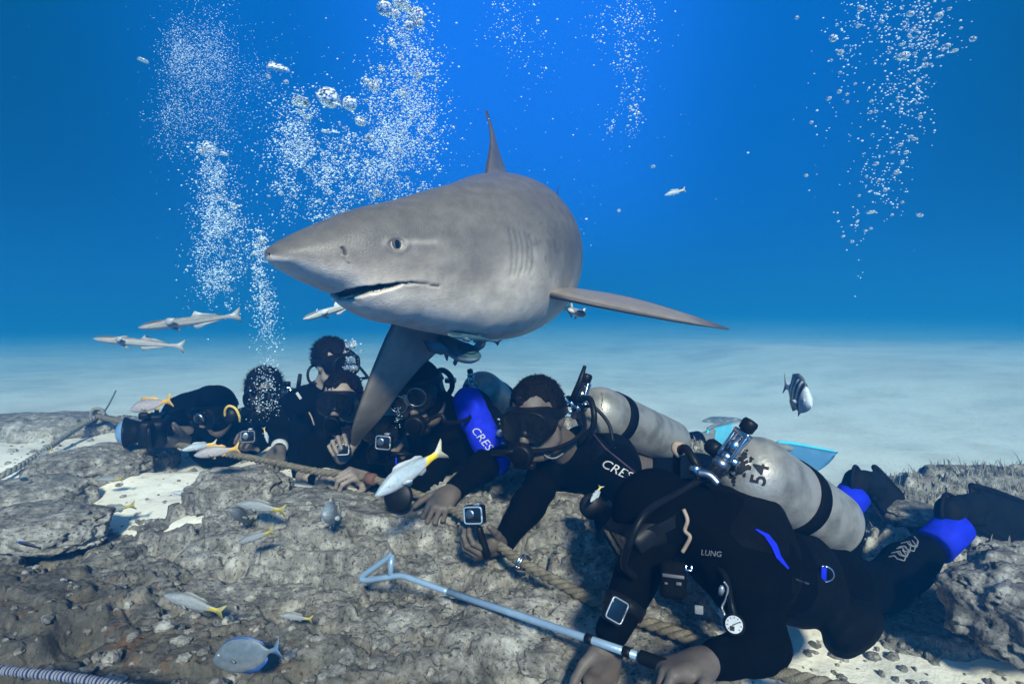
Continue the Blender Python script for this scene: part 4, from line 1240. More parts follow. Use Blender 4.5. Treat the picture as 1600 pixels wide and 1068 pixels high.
# nearest diver, lying prone at the right, holding the pole
def diver_pole():
    neck = W(1085, 815, 1.22); chest = W(1150, 850, 1.27); pelvis = W(1275, 905, 1.46)
    shA, shB = W(1072, 800, 1.28), W(1165, 905, 1.15)
    wA = W(957, 985, 1.10); wB = W(1120, 1030, 1.005)
    D = diver('diver in black wetsuit lying nearest the camera, holding the pole', W(1022, 816, 1.24), (-.80, -.40, -.45), (-.25, .1, .9), neck, chest, pelvis,
              (shA, shB),
              [(W(1008, 868, 1.18), wA, W(938, 1062, 1.10)-wA, (.25, -.9, .1), dict(curl=(22, 28, 16), fingers=[(34, 40, 24), (20, 24, 14), (22, 26, 14), (30, 34, 20)], spread=5, sc=.93, thumb=1, thumb_curl=16)),
               (W(1195, 1010, 1.08), wB, W(1066, 1040, .985)-wB, (-.1, -.35, -1.0), dict(fingers=[(50, 62, 35), (62, 70, 40), (66, 72, 40), (66, 70, 40)], spread=3, sc=.98, thumb=1, thumb_curl=8))],
              [(W(1298, 908, 1.44), W(1376, 918, 1.70), W(1482, 832, 1.82)), (W(1262, 868, 1.58), W(1305, 850, 1.92), W(1324, 786, 2.06))],
              h=.0075, k=.90, girth=.86, legg=1.26, hand_h=.003, hood=M_HOOD)
    r = D['root']; ws = D['suit']; B = bvh_of(ws, D['vest'])
    mask_gear(r, D['head'], D['f'], D['u'], D['s'], .9)
    tank_a, tank_b = W(1148, 722, 1.27), W(1302, 820, 1.52)
    t = scuba_tank(r, tank_a, tank_b, .089, strap_at=(.50,))
    tb = bvh_of(t)
    lettering('54', 34, (1188, 741), (.22, -1), tb, M_BLACKP, t, off=.0015, weight=.02)
    # flaked dark paint round the neck of the tank
    fl = MB(); rn = random.Random(4); ax = (tank_b-tank_a).normalized(); sx, up = frame_of(ax)
    for i in range(150):
        px, py = 1150+rn.gauss(2, 9), 722+rn.gauss(0, 12)
        p, n = pick(tb, px, py)
        if p is None: continue
        q = 6; rr = rn.uniform(.002, .0065); a1 = n.orthogonal().normalized(); a2 = n.cross(a1)
        V = [p+n*(.0011+.00001*i)]+[p+n*(.0011+.00001*i)+(a1*math.cos(2*math.pi*k/q)+a2*math.sin(2*math.pi*k/q))*rr*rn.uniform(.6, 1.3) for k in range(q)]
        fl.add(V, [(0, 1+k, 1+(k+1) % q) for k in range(q)])
    fl.build('flaked_paint', M_BLACKP, t, smooth=False)
    valve(t, tank_a, ax, W(1138, 690, 1.27)-W(1130, 716, 1.28), .80)
    hose(r, [W(1118, 730, 1.25), W(1098, 742, 1.22), W(1085, 720, 1.22), W(1070, 700, 1.25), W(1058, 712, 1.28), W(1057, 745, 1.30)], .0095)
    hose(r, [W(1062, 712, 1.27), W(1054, 702, 1.27), W(1056, 694, 1.27), W(1068, 697, 1.27), W(1076, 706, 1.27)], .0075, M_TANB)
    mb = MB(); lathe(mb, W(1082, 727, 1.22), W(1094, 740, 1.215)-W(1082, 727, 1.22), [(0, .011), (.012, .014), (.016, .011), (.02, .014), (.03, .012)], 14); mb.build('hose_fitting', M_CHROME, r)
    mb = MB(); tube(mb, catmull([W(1090, 738, 1.21), W(1108, 742, 1.20), W(1122, 756, 1.19)], 6), .010, 8); mb.build('braided_hose', M_STEEL, r)
    hose(r, [W(1110, 740, 1.24), W(1060, 770, 1.18), W(1010, 800, 1.08), W(985, 845, 1.06), W(975, 880, 1.08), W(990, 900, 1.1)], .0075)
    # blue piping of the vest and printed words
    for pts, wd in ([((1180, 827), (1196, 836), (1208, 852), (1215, 870), (1230, 888)), 9],):
        mb = MB()
        V = []; F = []
        for i, q in enumerate(pts):
            for s_ in (-1, 1):
                wv = wd*math.sin(math.pi*(i+.45)/(len(pts)-.1))*.6
                p, n = pick(B, q[0]+s_*wv*.8, q[1]-s_*wv*.35)
                V.append(p+n*.003 if p else W(q[0], q[1], 1.1))
        for i in range(len(pts)-1): F.append((2*i, 2*i+1, 2*i+3, 2*i+2))
        mb.add(V, F); mb.build('blue_piping', M_BLUE, D['vest'])
    lettering('LUNG', 12, (1112, 864), (1, .12), B, M_GREYP, D['vest'], off=.002)
    p, n = pick(B, 1284, 897)
    d_ring(r, (p or W(1284, 897, 1.2))+(n or Vector((0, -1, 0)))*.006, (0, 0, 1), (1, -.2, 0), .018, .0022)
    mb = MB(); rbox(mb, (p or W(1281, 897, 1.2))+(n or Vector((0, -1, 0)))*.004, Vector((1, 0, 0)), Vector((0, 0, 1)), Vector((0, -1, 0)), .006, .017, .003, .4); mb.build('ring_webbing', M_BLUE, r)
    mb = MB()
    for a in ([(1240, 903), (1250, 907), (1262, 911)],): ribbon_on(a, 2.6, B, mb, .003)
    if mb.V: mb.build('metal_zip', M_CHROME, D['vest'], smooth=False)
    # trouser emblem: two outlined chevron pairs
    Bl = bvh_of(ws); mb = MB()
    for ox, oy in ((0, 0), (-15, 15)):
        for q in (0, 1):
            a = [(1408+ox+q*8, 849+oy-q*7), (1417+ox+q*8, 847+oy-q*7), (1421+ox+q*7, 852+oy-q*6), (1432+ox+q*4, 855+oy-q*7), (1435+ox+q*3, 846+oy-q*8), (1429+ox+q*3, 838+oy-q*6)]
            ribbon_on(a, 1.7, Bl, mb, .002)
            b = [(x-4, y+6) for x, y in a]; ribbon_on(b, 1.7, Bl, mb, .002)
    if mb.V: mb.build('emblem', M_GREYP, ws, smooth=False)
    # blue ankle socks and black fins
    a1, k1 = W(1482, 832, 1.80), W(1430, 880, 1.73)
    d1 = (a1-k1).normalized(); cuff(r, 'sock', a1-d1*.085, a1+d1*.045, .054, M_BLUE)
    swim_fin(r, a1, W(1484, 796, 1.82), W(1530, 792, 1.94), W(1665, 850, 2.20), (.15, .25, .95), M_FINR, M_FINR, .064, .105)
    a2, k2 = W(1324, 786, 2.06), W(1302, 815, 2.02)
    d2 = (a2-k2).normalized(); cuff(r, 'sock', a2-d2*.07, a2+d2*.05, .056, M_BLUE)
    swim_fin(r, a2, W(1338, 750, 2.08), W(1372, 758, 2.17), W(1416, 806, 2.42), (.3, .4, .85), M_FINR, M_FINR, .058, .080)
    # wrist computer with a pale frame
    wc = W(961, 951, 1.045); fx = (W(978, 960, 1.05)-W(950, 944, 1.05)).normalized(); fz = (CAM_O-wc).normalized(); fz = (fz-fx*fz.dot(fx)).normalized(); fy = fz.cross(fx)
    mb = MB(); rbox(mb, wc, fx, fy, fz, .021, .024, .011, .5)
    wt = mb.build('wrist_computer', M_RUB, r)
    mb = MB(); fr = []
    for q in range(41):
        a = 2*math.pi*q/40; fr.append(wc+fz*.0115+fx*math.copysign(abs(math.cos(a))**.25, math.cos(a))*.0165+fy*math.copysign(abs(math.sin(a))**.25, math.sin(a))*.0195)
    tube(mb, fr, .0017, 6); mb.build('bezel', M_PANEL, wt)
    mb = MB(); rbox(mb, wc+fz*.0110, fx, fy, fz, .015, .018, .0012, .3); mb.build('screen', M_SCREEN, wt)
    ad = (wA-W(1008, 868, 1.18)).normalized(); wc0 = W(1008, 868, 1.18).lerp(wA, .68)
    mb = MB(); lathe(mb, wc0-ad*.012, ad, [(0, .042), (.001, .045), (.024, .043), (.025, .040)], 26); mb.build('watch_strap', M_RUB, wt)
    # hanging consoles, clips and gauge
    gc = W(1147, 975, 1.02); gn = (CAM_O-gc).normalized()
    mb = MB(); lathe(mb, gc-gn*.018, gn, [(0, .013), (.004, .019), (.018, .0195), (.022, .0165)], 28); g = mb.build('pressure_gauge', M_RUB, r)
    mb = MB(); lathe(mb, gc+gn*.0035, gn, [(0, .0150), (.0012, .0150)], 28); gf = mb.build('dial', M_WHITE, g, smooth=False)
    mb = MB(); gs, gu = frame_of(gn)
    for q in range(9):
        a = R(-130+260*q/8); e = gs*math.sin(a)+gu*math.cos(a); tq = gn.cross(e)
        rbox(mb, gc+gn*.0052+e*.0118, e, tq, gn, .0016, .0006, .0003, .1)
    e = (gs*-.8+gu*.5).normalized(); rbox(mb, gc+gn*.0053+e*.004, e, gn.cross(e), gn, .008, .0008, .0003, .1)
    rbox(mb, gc+gn*.0053-gu*.007+gs*.003, gs, gu, gn, .004, .004, .0003, .1)
    mb.build('dial_marks', M_BLACKP, g, smooth=False)
    hose(r, [gc-gn*.01+Vector((0, 0, .015)), W(1142, 940, 1.04), W(1135, 905, 1.08), W(1120, 880, 1.12)], .006)
    mb = MB(); tube(mb, catmull([W(1068, 795, 1.16), W(1074, 812, 1.15), W(1070, 828, 1.15), W(1078, 838, 1.14), W(1072, 852, 1.14), W(1066, 862, 1.14)], 6), .0042, 8)
    mb.build('mouthpiece_cord', M_TANB, r)
    c0 = W(1052, 905, 1.07); fn = (CAM_O-c0).normalized(); sx, su = frame_of(fn)
    mb = MB(); rbox(mb, c0, sx, su, fn, .024, .034, .018, .5); con = mb.build('torch', M_CORD, r)
    mb = MB(); rbox(mb, c0+fn*.022+su*.006, sx, su, fn, .020, .0032, .002, .4); rbox(mb, c0+fn*.022-su*.006-sx*.010, sx, su, fn, .005, .003, .002, .4); rbox(mb, c0+fn*.022-su*.008+sx*.013, sx, su, fn, .003, .002, .002, .4); mb.build('torch_trim', mat('torch_print', (.07, .072, .075), rough=.5), con)
    mb = MB(); cc = W(1076, 887, 1.06)
    for g_ in (-1, 1): rbox(mb, cc+sx*g_*.005, sx, su, fn, .0014, .005, .003, .4)
    rbox(mb, cc-su*.004, sx, su, fn, .006, .0014, .003, .4); mb.build('buckle', M_CHROME, r)
    mb = MB(); tube(mb, catmull([W(1131, 908, 1.05), W(1137, 918, 1.05), W(1134, 935, 1.05), W(1128, 948, 1.05), W(1132, 960, 1.04), W(1128, 972, 1.04)], 6), .0022, 6); lathe(mb, W(1126, 928, 1.05), (0, -.3, 1), [(0, .004), (.012, .006), (.02, .003)], 10); mb.build('clip_lanyard', M_PANEL, r)
    mb = MB(); rbox(mb, W(1092, 952, 1.05), sx, su, fn, .008, .008, .004, .5); mb.build('tag_plate', M_GREYP, r)
    rebase(r); return D
diver_pole()

# diver in the middle with short dark hair
def diver_middle():
    hd = W(838, 652, 1.78)
    el_r, wr_r = W(842, 765, 1.78), W(786, 846, 1.60)
    D = diver('dark haired diver in black wetsuit with a silver tank, in the middle', hd, (-.42, -.90, -.16), (-.08, 0, 1), W(885, 705, 1.92), W(925, 722, 2.06), W(1085, 745, 2.62),
              (W(858, 722, 1.98), W(965, 735, 1.86)),
              [(el_r, wr_r, W(756, 862, 1.53)-wr_r, (-.5, .2, .6), dict(fingers=[(42, 55, 30), (48, 58, 30), (52, 60, 32), (54, 60, 32)], spread=3, sc=.95, thumb=-1, thumb_curl=20)),
               (W(1000, 812, 1.86), W(945, 812, 1.70), None, None, None)],
              [(W(1070, 745, 2.58), W(1075, 735, 2.95), W(1086, 694, 3.28)), (W(1120, 750, 2.62), W(1150, 735, 2.95), W(1192, 712, 3.18))], h=.009, k=1.0)
    r = D['root']; ws = D['suit']
    hair_on(r, hd, D['f'], D['u'], D['s'], 1.0, seed=3, n=520, length=.013)
    mask_gear(r, hd, D['f'], D['u'], D['s'], 1.0)
    a, b = W(915, 634, 1.96), W(1052, 692, 2.38)
    t = scuba_tank(r, a, b, .090, strap_at=(.27,)); ax = (b-a).normalized()
    valve(t, a, ax, W(886, 606, 1.93)-W(892, 640, 1.95), .85)
    tb = bvh_of(t); rn = random.Random(9); fl = MB()
    for i in range(24):
        p, n = pick(tb, 941+rn.uniform(-2, 2), 614+i*1.1)
        if p is None: continue
        a1 = n.orthogonal().normalized(); a2 = n.cross(a1); rr = rn.uniform(.001, .0028)
        fl.add([p+n*.001+a1*rr, p+n*.001+a2*rr, p+n*.001-a1*rr, p+n*.001-a2*rr], [(0, 1, 2, 3)])
    if fl.V: fl.build('stamped_marks', M_BLACKP, t, smooth=False)
    regulator(r, hd, D['f'], D['u'], D['s'], 1.0, hose_to=a-ax*.03, via=[W(800, 705, 1.66), W(870, 700, 1.72), W(912, 672, 1.84)], side=1)
    # snorkel like stick standing up behind the valve
    mb = MB(); tube(mb, [W(893, 628, 1.92), W(905, 600, 1.92), W(914, 571, 1.92)], [.012, .011, .006], 8); mb.build('inflator_stick', M_RUB, r)
    hose(r, [W(900, 628, 1.92), W(920, 622, 1.86), W(928, 645, 1.82), W(925, 670, 1.82), W(905, 690, 1.84)], .010)
    hose(r, [W(895, 640, 1.92), W(925, 635, 1.88), W(950, 660, 1.86), W(958, 690, 1.84)], .006)
    mb = MB()
    for q in range(3): rbox(mb, W(885+q*9, 626+q*6, 1.88), Vector((.8, 0, .6)), Vector((-.6, 0, .8)), Vector((0, -1, 0)), .007, .015-.003*q, .008, .5)
    rbox(mb, W(891, 644, 1.85), Vector((1, 0, 0)), Vector((0, 0, 1)), Vector((0, -1, 0)), .006, .006, .004, .4); mb.build('hose_fittings', M_CHROME, r)
    B = bvh_of(ws, D['vest'])
    lettering('CRESSI', 19, (970, 737), (1, .50), B, M_WHITE, ws, off=.003, shear=.2, wide=1.15)
    mb = MB(); ribbon_on([(927, 678), (945, 700), (965, 716), (992, 738)], 2.0, B, mb, .003)
    if mb.V: mb.build('seam_piping', mat('plum_piping', (.05, .03, .045), rough=.7), ws, smooth=False)
    mb = MB(); tube(mb, catmull([W(846, 706, 1.72), W(856, 714, 1.70), W(868, 715, 1.70), W(880, 708, 1.72)], 6), .0025, 6); mb.build('neck_lanyard', M_GREYP, r)
    mb = MB(); lathe(mb, W(924, 790, 1.58), (0, -1, .3), [(0, .02), (.006, .034), (.016, .036), (.022, .030), (.024, .006)], 24); mb.build('spare_regulator', M_RUB, r)
    hose(r, [W(935, 785, 1.60), W(970, 790, 1.66), W(985, 760, 1.74), W(960, 700, 1.86)], .0075)
    a1, a2 = W(1086, 694, 3.28), W(1192, 712, 3.18)
    swim_fin(r, a1, W(1092, 688, 3.30), W(1108, 684, 3.36), W(1140, 682, 3.62), (.45, .2, .75), M_GREYR, M_CYAN, .06, .105)
    cuff(r, 'sock', W(1074, 692, 3.26), W(1092, 688, 3.30), .055, M_NEO)
    swim_fin(r, a2, W(1186, 694, 3.20), W(1216, 706, 3.16), W(1290, 728, 3.02), (.66, -.25, .70), M_GREYR, M_CYAN, .065, .112, M_BLADE2, M_CYAN, True)
    rebase(r); return D
diver_middle()

# diver with the bright blue sleeve
def diver_blue():
    hd = W(655, 612, 2.06); f = (-.16, -.95, -.25); up = (-.38, .0, .92)
    wr = W(712, 762, 1.86)
    D = diver('diver with a bright blue sleeve and silver rimmed mask, head tilted beside the shark fin', hd, f, up, W(700, 655, 2.2), W(728, 690, 2.32), W(800, 690, 2.95),
              (W(690, 690, 2.18), W(738, 638, 2.16)),
              [(W(660, 770, 2.05), W(640, 770, 1.95), None, None, None),
               (W(772, 716, 2.00), wr, W(682, 794, 1.76)-wr, (-.2, .4, -1), dict(curl=(50, 55, 30), spread=3, sc=1.0, thumb=-1))],
              [(W(780, 700, 2.9), W(800, 710, 3.3), W(815, 700, 3.7)), (W(820, 700, 2.9), W(840, 710, 3.3), W(850, 700, 3.7))], h=.010, head_h=.006, hood=M_NEO)
    r = D['root']
    m = mask_gear(r, hd, D['f'], D['u'], D['s'], 1.0)
    mb = MB(); H_ = lambda a, b, d: hd + D['s']*a + D['u']*b + D['f']*d
    for g in (-1, 1):
        tube(mb, [H_(g*.037+math.cos(a)*.033, .014+math.sin(a)*.034*(1 if math.sin(a) > 0 else .9), .1125-1.5*(g*.037+math.cos(a)*.033)**2) for a in [2*math.pi*q/30 for q in range(31)]], .0022, 6)
    mb.build('lens_rim', M_STEEL, m)
    mb = MB(); rbox(mb, H_(0, .02, .114), D['s'], D['u'], D['f'], .008, .022, .004, .6); mb.build('nose_bridge', M_STEEL, m)
    rg = regulator(r, hd, D['f'], D['u'], D['s'], 1.0, hose_to=W(726, 606, 2.3), via=[W(700, 660, 1.93), W(735, 650, 2.05)], side=-1)
    # sleeve
    sh, eb = W(732, 630, 2.14), W(774, 718, 1.99)
    V, F = sdf([rc(sh, eb, .062, .054, .02)], .007, .02, rough=.004, rfreq=20)
    sl = mk('blue_sleeve', V, F, M_BLUE, r)
    lettering('CRESSI', 17, (757, 690), (.62, .78), bvh_of(sl), M_WHITE, sl, off=.003, shear=.2, wide=1.1)
    cuff(r, 'sleeve_band', eb+(eb-sh).normalized()*-.02, eb+(eb-sh).normalized()*.02, .056, M_CORD)
    a, b = W(742, 603, 2.36), W(815, 655, 2.92)
    t = scuba_tank(r, a, b, .088, strap_at=(.4,)); ax = (b-a).normalized()
    valve(t, a, ax, W(726, 588, 2.33)-W(735, 606, 2.35), .55)
    hose(r, [W(668, 606, 2.2), W(674, 588, 2.16), W(690, 578, 2.14), W(704, 588, 2.14), W(706, 606, 2.16), W(696, 622, 2.2)], .0105)
    mb = MB(); rbox(mb, W(704, 594, 2.2), Vector((1, 0, 0)), Vector((0, 0, 1)), Vector((0, -1, 0)), .022, .010, .012, .5); mb.build('first_stage', M_CHROME, r)
    for i, (x, y) in enumerate([(780, 655), (783, 662), (785, 669), (786, 692), (782, 700)]):
        if i == 0: mb = MB()
        rbox(mb, W(x, y, 1.97), Vector((.9, 0, -.3)), Vector((.3, 0, .9)), Vector((0, -1, 0)), .007, .0035, .003, .4)
    lathe(mb, W(782, 676, 1.97), (0, -1, 0), [(0, .014), (.006, .014), (.008, .010)], 16); mb.build('strap_buckle', M_PANEL, r)
    mb = MB(); lathe(mb, W(625, 775, 1.80), (-.2, -1, .3), [(0, .03), (.006, .046), (.016, .048), (.022, .040), (.024, .006)], 26); mb.build('spare_regulator', M_RUB, r)
    rebase(r); return D
diver_blue()

def simple_gear(D, tank=None, reg=True, side=1, hs=1.0):
    r = D['root']
    if tank:
        a, b = tank; t = scuba_tank(r, a, b, .088, strap_at=(.35,)); valve(t, a, (b-a), Vector((0, 0, 1)), .85)
    if reg:
        H_ = lambda a, b, d: D['head'] + D['s']*a*hs + D['u']*b*hs + D['f']*d*hs
        regulator(r, D['head'], D['f'], D['u'], D['s'], hs, hose_to=(tank[0] if tank else H_(.16*side, -.02, -.15)), via=[H_(.15*side, -.08, .08), H_(.18*side, -.03, -.05)], side=side)
    return r
# diver under the shark's fin
def diver_fin():
    hd = W(606, 662, 2.24); wr = W(580, 752, 2.12)
    D = diver('diver half hidden behind the hanging shark fin, large mask and pale forehead', hd, (-.1, -1, -.10), (.05, 0, 1), W(620, 715, 2.36), W(635, 730, 2.46), W(690, 700, 3.1), (W(588, 722, 2.38), W(672, 728, 2.38)),
              [(W(580, 775, 2.25), wr, W(556, 742, 2.06)-wr, (0, .6, -1), dict(curl=(50, 60, 35), thumb=1)), (W(660, 770, 2.25), W(615, 726, 2.08), None, None, None)],
              [(W(680, 710, 3.05), W(690, 715, 3.4), W(695, 710, 3.8)), (W(715, 710, 3.05), W(725, 715, 3.4), W(730, 710, 3.8))], h=.012, head_h=.0065, hand_h=.004, skin=M_SKIN2)
    r = D['root']; hair_on(r, hd, D['f'], D['u'], D['s'], 1.0, seed=11, n=260); mask_gear(r, hd, D['f'], D['u'], D['s'], 1.0)
    simple_gear(D, None, True, -1)
    mb = MB(); ribbon_on([(618, 700), (619, 730), (620, 745)], 2.4, bvh_of(D['suit'], D['vest']), mb, .003)
    if mb.V: mb.build('blue_piping', M_BLUE, D['suit'], smooth=False)
    rebase(r)
diver_fin()
# masked diver with a bare forehead
def diver_brow():
    hd = W(534, 626, 2.46); wr = W(500, 752, 2.32); w2 = W(540, 722, 2.24)
    D = diver('diver facing the camera with a dark mask under a bare forehead', hd, (.0, -1, -.04), (0, 0, 1), W(540, 680, 2.6), W(545, 705, 2.7), W(590, 690, 3.3), (W(492, 700, 2.62), W(582, 705, 2.62)),
              [(W(478, 750, 2.5), wr, W(524, 742, 2.22)-wr, (.2, .5, -1), dict(curl=(52, 60, 35), thumb=-1, sc=1.05)), (W(585, 755, 2.45), w2, W(528, 694, 2.2)-w2, (.2, -.9, .3), dict(curl=(45, 55, 30), thumb=1, sc=1.0))],
              [(W(580, 700, 3.3), W(585, 705, 3.7), W(590, 700, 4.1)), (W(610, 700, 3.3), W(615, 705, 3.7), W(618, 700, 4.1))], h=.012, head_h=.0065, hand_h=.004, skin=M_SKIN2)
    r = D['root']; hair_on(r, hd, D['f'], D['u'], D['s'], 1.0, seed=12, n=260); mask_gear(r, hd, D['f'], D['u'], D['s'], 1.0)
    simple_gear(D, None, True, -1)
    mb = MB(); p = W(528, 748, 2.17); 
    tube(mb, [W(498, 742, 2.24)+Vector((math.cos(a)*.0, math.sin(a)*.014, math.cos(a)*.014)) for a in [2*math.pi*q/20 for q in range(21)]], .003, 6); mb.build('ring', M_CHROME, r)
    rebase(r)
diver_brow()
# the diver kneeling higher up at the back, seen from the side
def diver_back():
    hd = W(522, 568, 2.9); wr = W(470, 742, 2.45)
    D = diver('diver rising highest at the back of the row, face turned right in profile', hd, (.80, -.55, -.06), (-.06, 0, 1), W(505, 612, 2.95), W(488, 640, 2.98), W(462, 700, 3.2), (W(470, 632, 2.88), W(520, 640, 3.05)),
              [(W(468, 700, 2.75), wr, W(492, 738, 2.34)-wr, (.1, .5, -1), dict(curl=(48, 55, 30), thumb=-1)), (W(540, 690, 2.95), W(560, 720, 2.8), None, None, None)],
              [(W(455, 710, 3.2), W(440, 740, 2.95), W(430, 740, 3.3)), (W(485, 710, 3.25), W(490, 740, 3.05), W(490, 740, 3.4))], h=.013, head_h=.007, hand_h=.004, suit=M_NAVY, skin=M_SKIN2)
    r = D['root']; hair_on(r, hd, D['f'], D['u'], D['s'], 1.05, seed=13, n=420, length=.022); m = mask_gear(r, hd, D['f'], D['u'], D['s'], 1.05, strap=True)
    simple_gear(D, None, True, -1)
    hose(r, [W(500, 600, 2.9), W(484, 596, 2.88), W(481, 582, 2.88), W(487, 572, 2.9), W(498, 570, 2.95)], .007)
    hose(r, [W(540, 545, 2.72), W(552, 551, 2.7), W(558, 566, 2.7), W(552, 590, 2.72)], .006)
    mb = MB()
    for q in range(4): rbox(mb, W(545+q*6, 588+(q % 2)*6, 2.68), Vector((.9, 0, .3)), Vector((-.3, 0, .9)), Vector((0, -1, 0)), .010, .007, .006, .5)
    mb.build('hose_fittings', M_CHROME, r)
    lathe_c = W(467, 618, 2.78); mb = MB(); rbox(mb, lathe_c, Vector((.5, 0, -.8)), Vector((.8, 0, .5)), Vector((0, -1, 0)), .020, .007, .004, .5); mb.build('shoulder_clip', M_WHITE, r)
    mb = MB(); tube(mb, catmull([W(483, 644, 2.72), W(487, 652, 2.7), W(491, 664, 2.7)], 5), .004, 6); mb.build('lanyard', M_TANB, r)
    mb = MB(); lathe(mb, W(467, 640, 2.72), (0, -1, 0), [(0, .022), (.01, .024), (.014, .016)], 16); mb.build('chest_badge', M_NAVY, r)
    rebase(r)
diver_back()
# diver wrapped in rising bubbles
def diver_bubbles():
    hd = W(412, 616, 3.0); wr = W(437, 698, 2.66)
    D = diver('curly haired diver whose face is veiled by rising bubbles, white band on the wrist', hd, (.15, -.97, -.2), (0, 0, 1), W(425, 655, 3.1), W(435, 668, 3.2), W(455, 660, 3.8), (W(395, 668, 3.05), W(468, 668, 3.08)),
              [(W(380, 705, 2.95), W(378, 700, 2.75), W(384, 684, 2.7)-W(377, 702, 2.75), (.3, -.8, .3), dict(curl=(45, 55, 30), thumb=1)), (W(475, 700, 2.9), wr, W(430, 722, 2.54)-wr, (-.3, .6, -1), dict(curl=(34, 40, 22), thumb=-1))],
              [(W(450, 670, 3.8), W(455, 675, 4.2), W(458, 670, 4.6)), (W(475, 670, 3.8), W(478, 675, 4.2), W(480, 670, 4.6))], h=.013, head_h=.007, hand_h=.004, suit=M_NAVY)
    r = D['root']; hair_on(r, hd, D['f'], D['u'], D['s'], 1.08, seed=14, n=620, length=.024); mask_gear(r, hd, D['f'], D['u'], D['s'], 1.0)
    simple_gear(D, (W(450, 626, 3.2), W(470, 640, 3.75)), True, -1)
    mb = MB(); tube(mb, [W(464, 618, 3.0), W(467, 598, 3.0), W(469, 584, 3.0)], [.010, .012, .010], 8); mb.build('snorkel', M_RUB, r)
    b = MB(); d_ = (W(430, 722, 2.54)-wr).normalized()
    lathe(b, wr-d_*.012, d_, [(0, .036), (.003, .040), (.022, .038), (.025, .034)], 22); b.build('wrist_band', M_WHITE, r)
    rebase(r)
diver_bubbles()
# photographer at the far left
def diver_photo():
    hd = W(337, 642, 2.84); w1, w2 = W(300, 690, 2.62), W(303, 676, 2.68)
    D = diver('hooded diver at the far left end of the row aiming a large camera', hd, (-.22, -.95, -.22), (-.12, 0, 1), W(352, 680, 2.95), W(365, 688, 3.05), W(395, 660, 3.65), (W(318, 690, 2.9), W(392, 690, 2.92)),
              [(W(325, 712, 2.75), w1, W(262, 690, 2.54)-w1, (.3, .8, .2), dict(curl=(28, 40, 25), thumb=-1)), (W(350, 715, 2.75), w2, W(278, 676, 2.62)-w2, (.2, .9, .1), dict(curl=(36, 45, 25), thumb=1))],
              [(W(390, 670, 3.6), W(395, 672, 4.0), W(398, 668, 4.4)), (W(415, 670, 3.6), W(420, 672, 4.0), W(422, 668, 4.4))], h=.013, head_h=.007, hand_h=.004, suit=M_HOOD, hood=M_HOOD)
    r = D['root']; m = mask_gear(r, hd, D['f'], D['u'], D['s'], 1.0)
    H_ = lambda a, b, d: D['head'] + D['s']*a + D['u']*b + D['f']*d
    mb = MB(); lathe(mb, H_(-.01, .012, .112), D['f'], [(0, .028), (.012, .028), (.016, .022), (.017, .004)], 22); mb.build('mask_port', M_STEEL, m)
    simple_gear(D, None, True, 1)
    mb = MB(); c_ = H_(.0, .085, .03); V_, F_ = sphere(8, 12); mb.add([c_+Vector(v)*.026 for v in V_], F_); mb.build('hood_glint', M_PANEL, r)  # silver dome standing in for a bright reflection on the hood
    V, F = sdf([el(W(300, 642, 3.0), Vector((1, 0, 0)), Vector((0, 1, 0)), Vector((0, 0, 1)), .13, .16, .10), rc(W(285, 650, 3.0), W(330, 625, 3.05), .08, .08)], .012, .03, rough=.006)
    mk('shoulder_pack', V, F, M_HOOD, r)
    hose(r, [W(352, 652, 2.72), W(352, 640, 2.7), W(358, 634, 2.7), W(368, 638, 2.7), W(374, 650, 2.7), W(375, 658, 2.72)], .006, M_YEL)
    hose(r, [W(257, 655, 2.7), W(265, 645, 2.74), W(278, 640, 2.8), W(285, 638, 2.85)], .006)
    mb = MB(); lathe(mb, W(362, 648, 2.74), (0, -1, .1), [(0, .034), (.02, .036), (.03, .030)], 20); mb.build('spare_regulator', M_RUB, r)
    rebase(r)
diver_photo()
# ------------------------------------------------------------------ rope, pole and cameras
def lay(pts, n=10):
    return catmull([W(*p) for p in pts], n)
M_ROPE = mat('weathered_rope', (0.26, 0.22, 0.16), (0.15, 0.125, 0.09), rough=0.95, spec=0.05, scale=60, bump=0.7, bscale=320)
M_ROPE2 = mat('pale_rope', (0.30, 0.29, 0.26), (0.20, 0.19, 0.17), rough=0.95, spec=0.05, scale=60, bump=0.6, bscale=320)
def laid_rope(name, P, r, m, parent=None, strands=3, pitch=.075):
    """twisted rope: strands wound round one another"""
    P = [Vector(p) for p in P]; Q = [P[0]]; 
    for p in P[1:]:
        d = p-Q[-1]; k = max(1, int(d.length/(pitch/9)))
        a = Q[-1].copy()
        for i in range(1, k+1): Q.append(a.lerp(p, i/k))
    L = [0]
    for a, b in zip(Q[:-1], Q[1:]): L.append(L[-1]+(b-a).length)
    mb = MB(); T = []
    for i in range(len(Q)):
        t = (Q[min(i+2, len(Q)-1)]-Q[max(i-2, 0)]).normalized(); s_, u_ = frame_of(t); T.append((s_, u_))
    for k in range(strands):
        pp = [q+(T[i][0]*math.cos(2*math.pi*(L[i]/pitch+k/strands))+T[i][1]*math.sin(2*math.pi*(L[i]/pitch+k/strands)))*r*.52 for i, q in enumerate(Q)]
        tube(mb, pp, r*.52, 7)
    return mb.build(name, m, parent)
rope_pts = ROPE_PTS
rp = tag(laid_rope('rope', lay(rope_pts, 12), .0145, M_ROPE), 'thick twisted rope running along the row of divers over the rocks', 'rope')
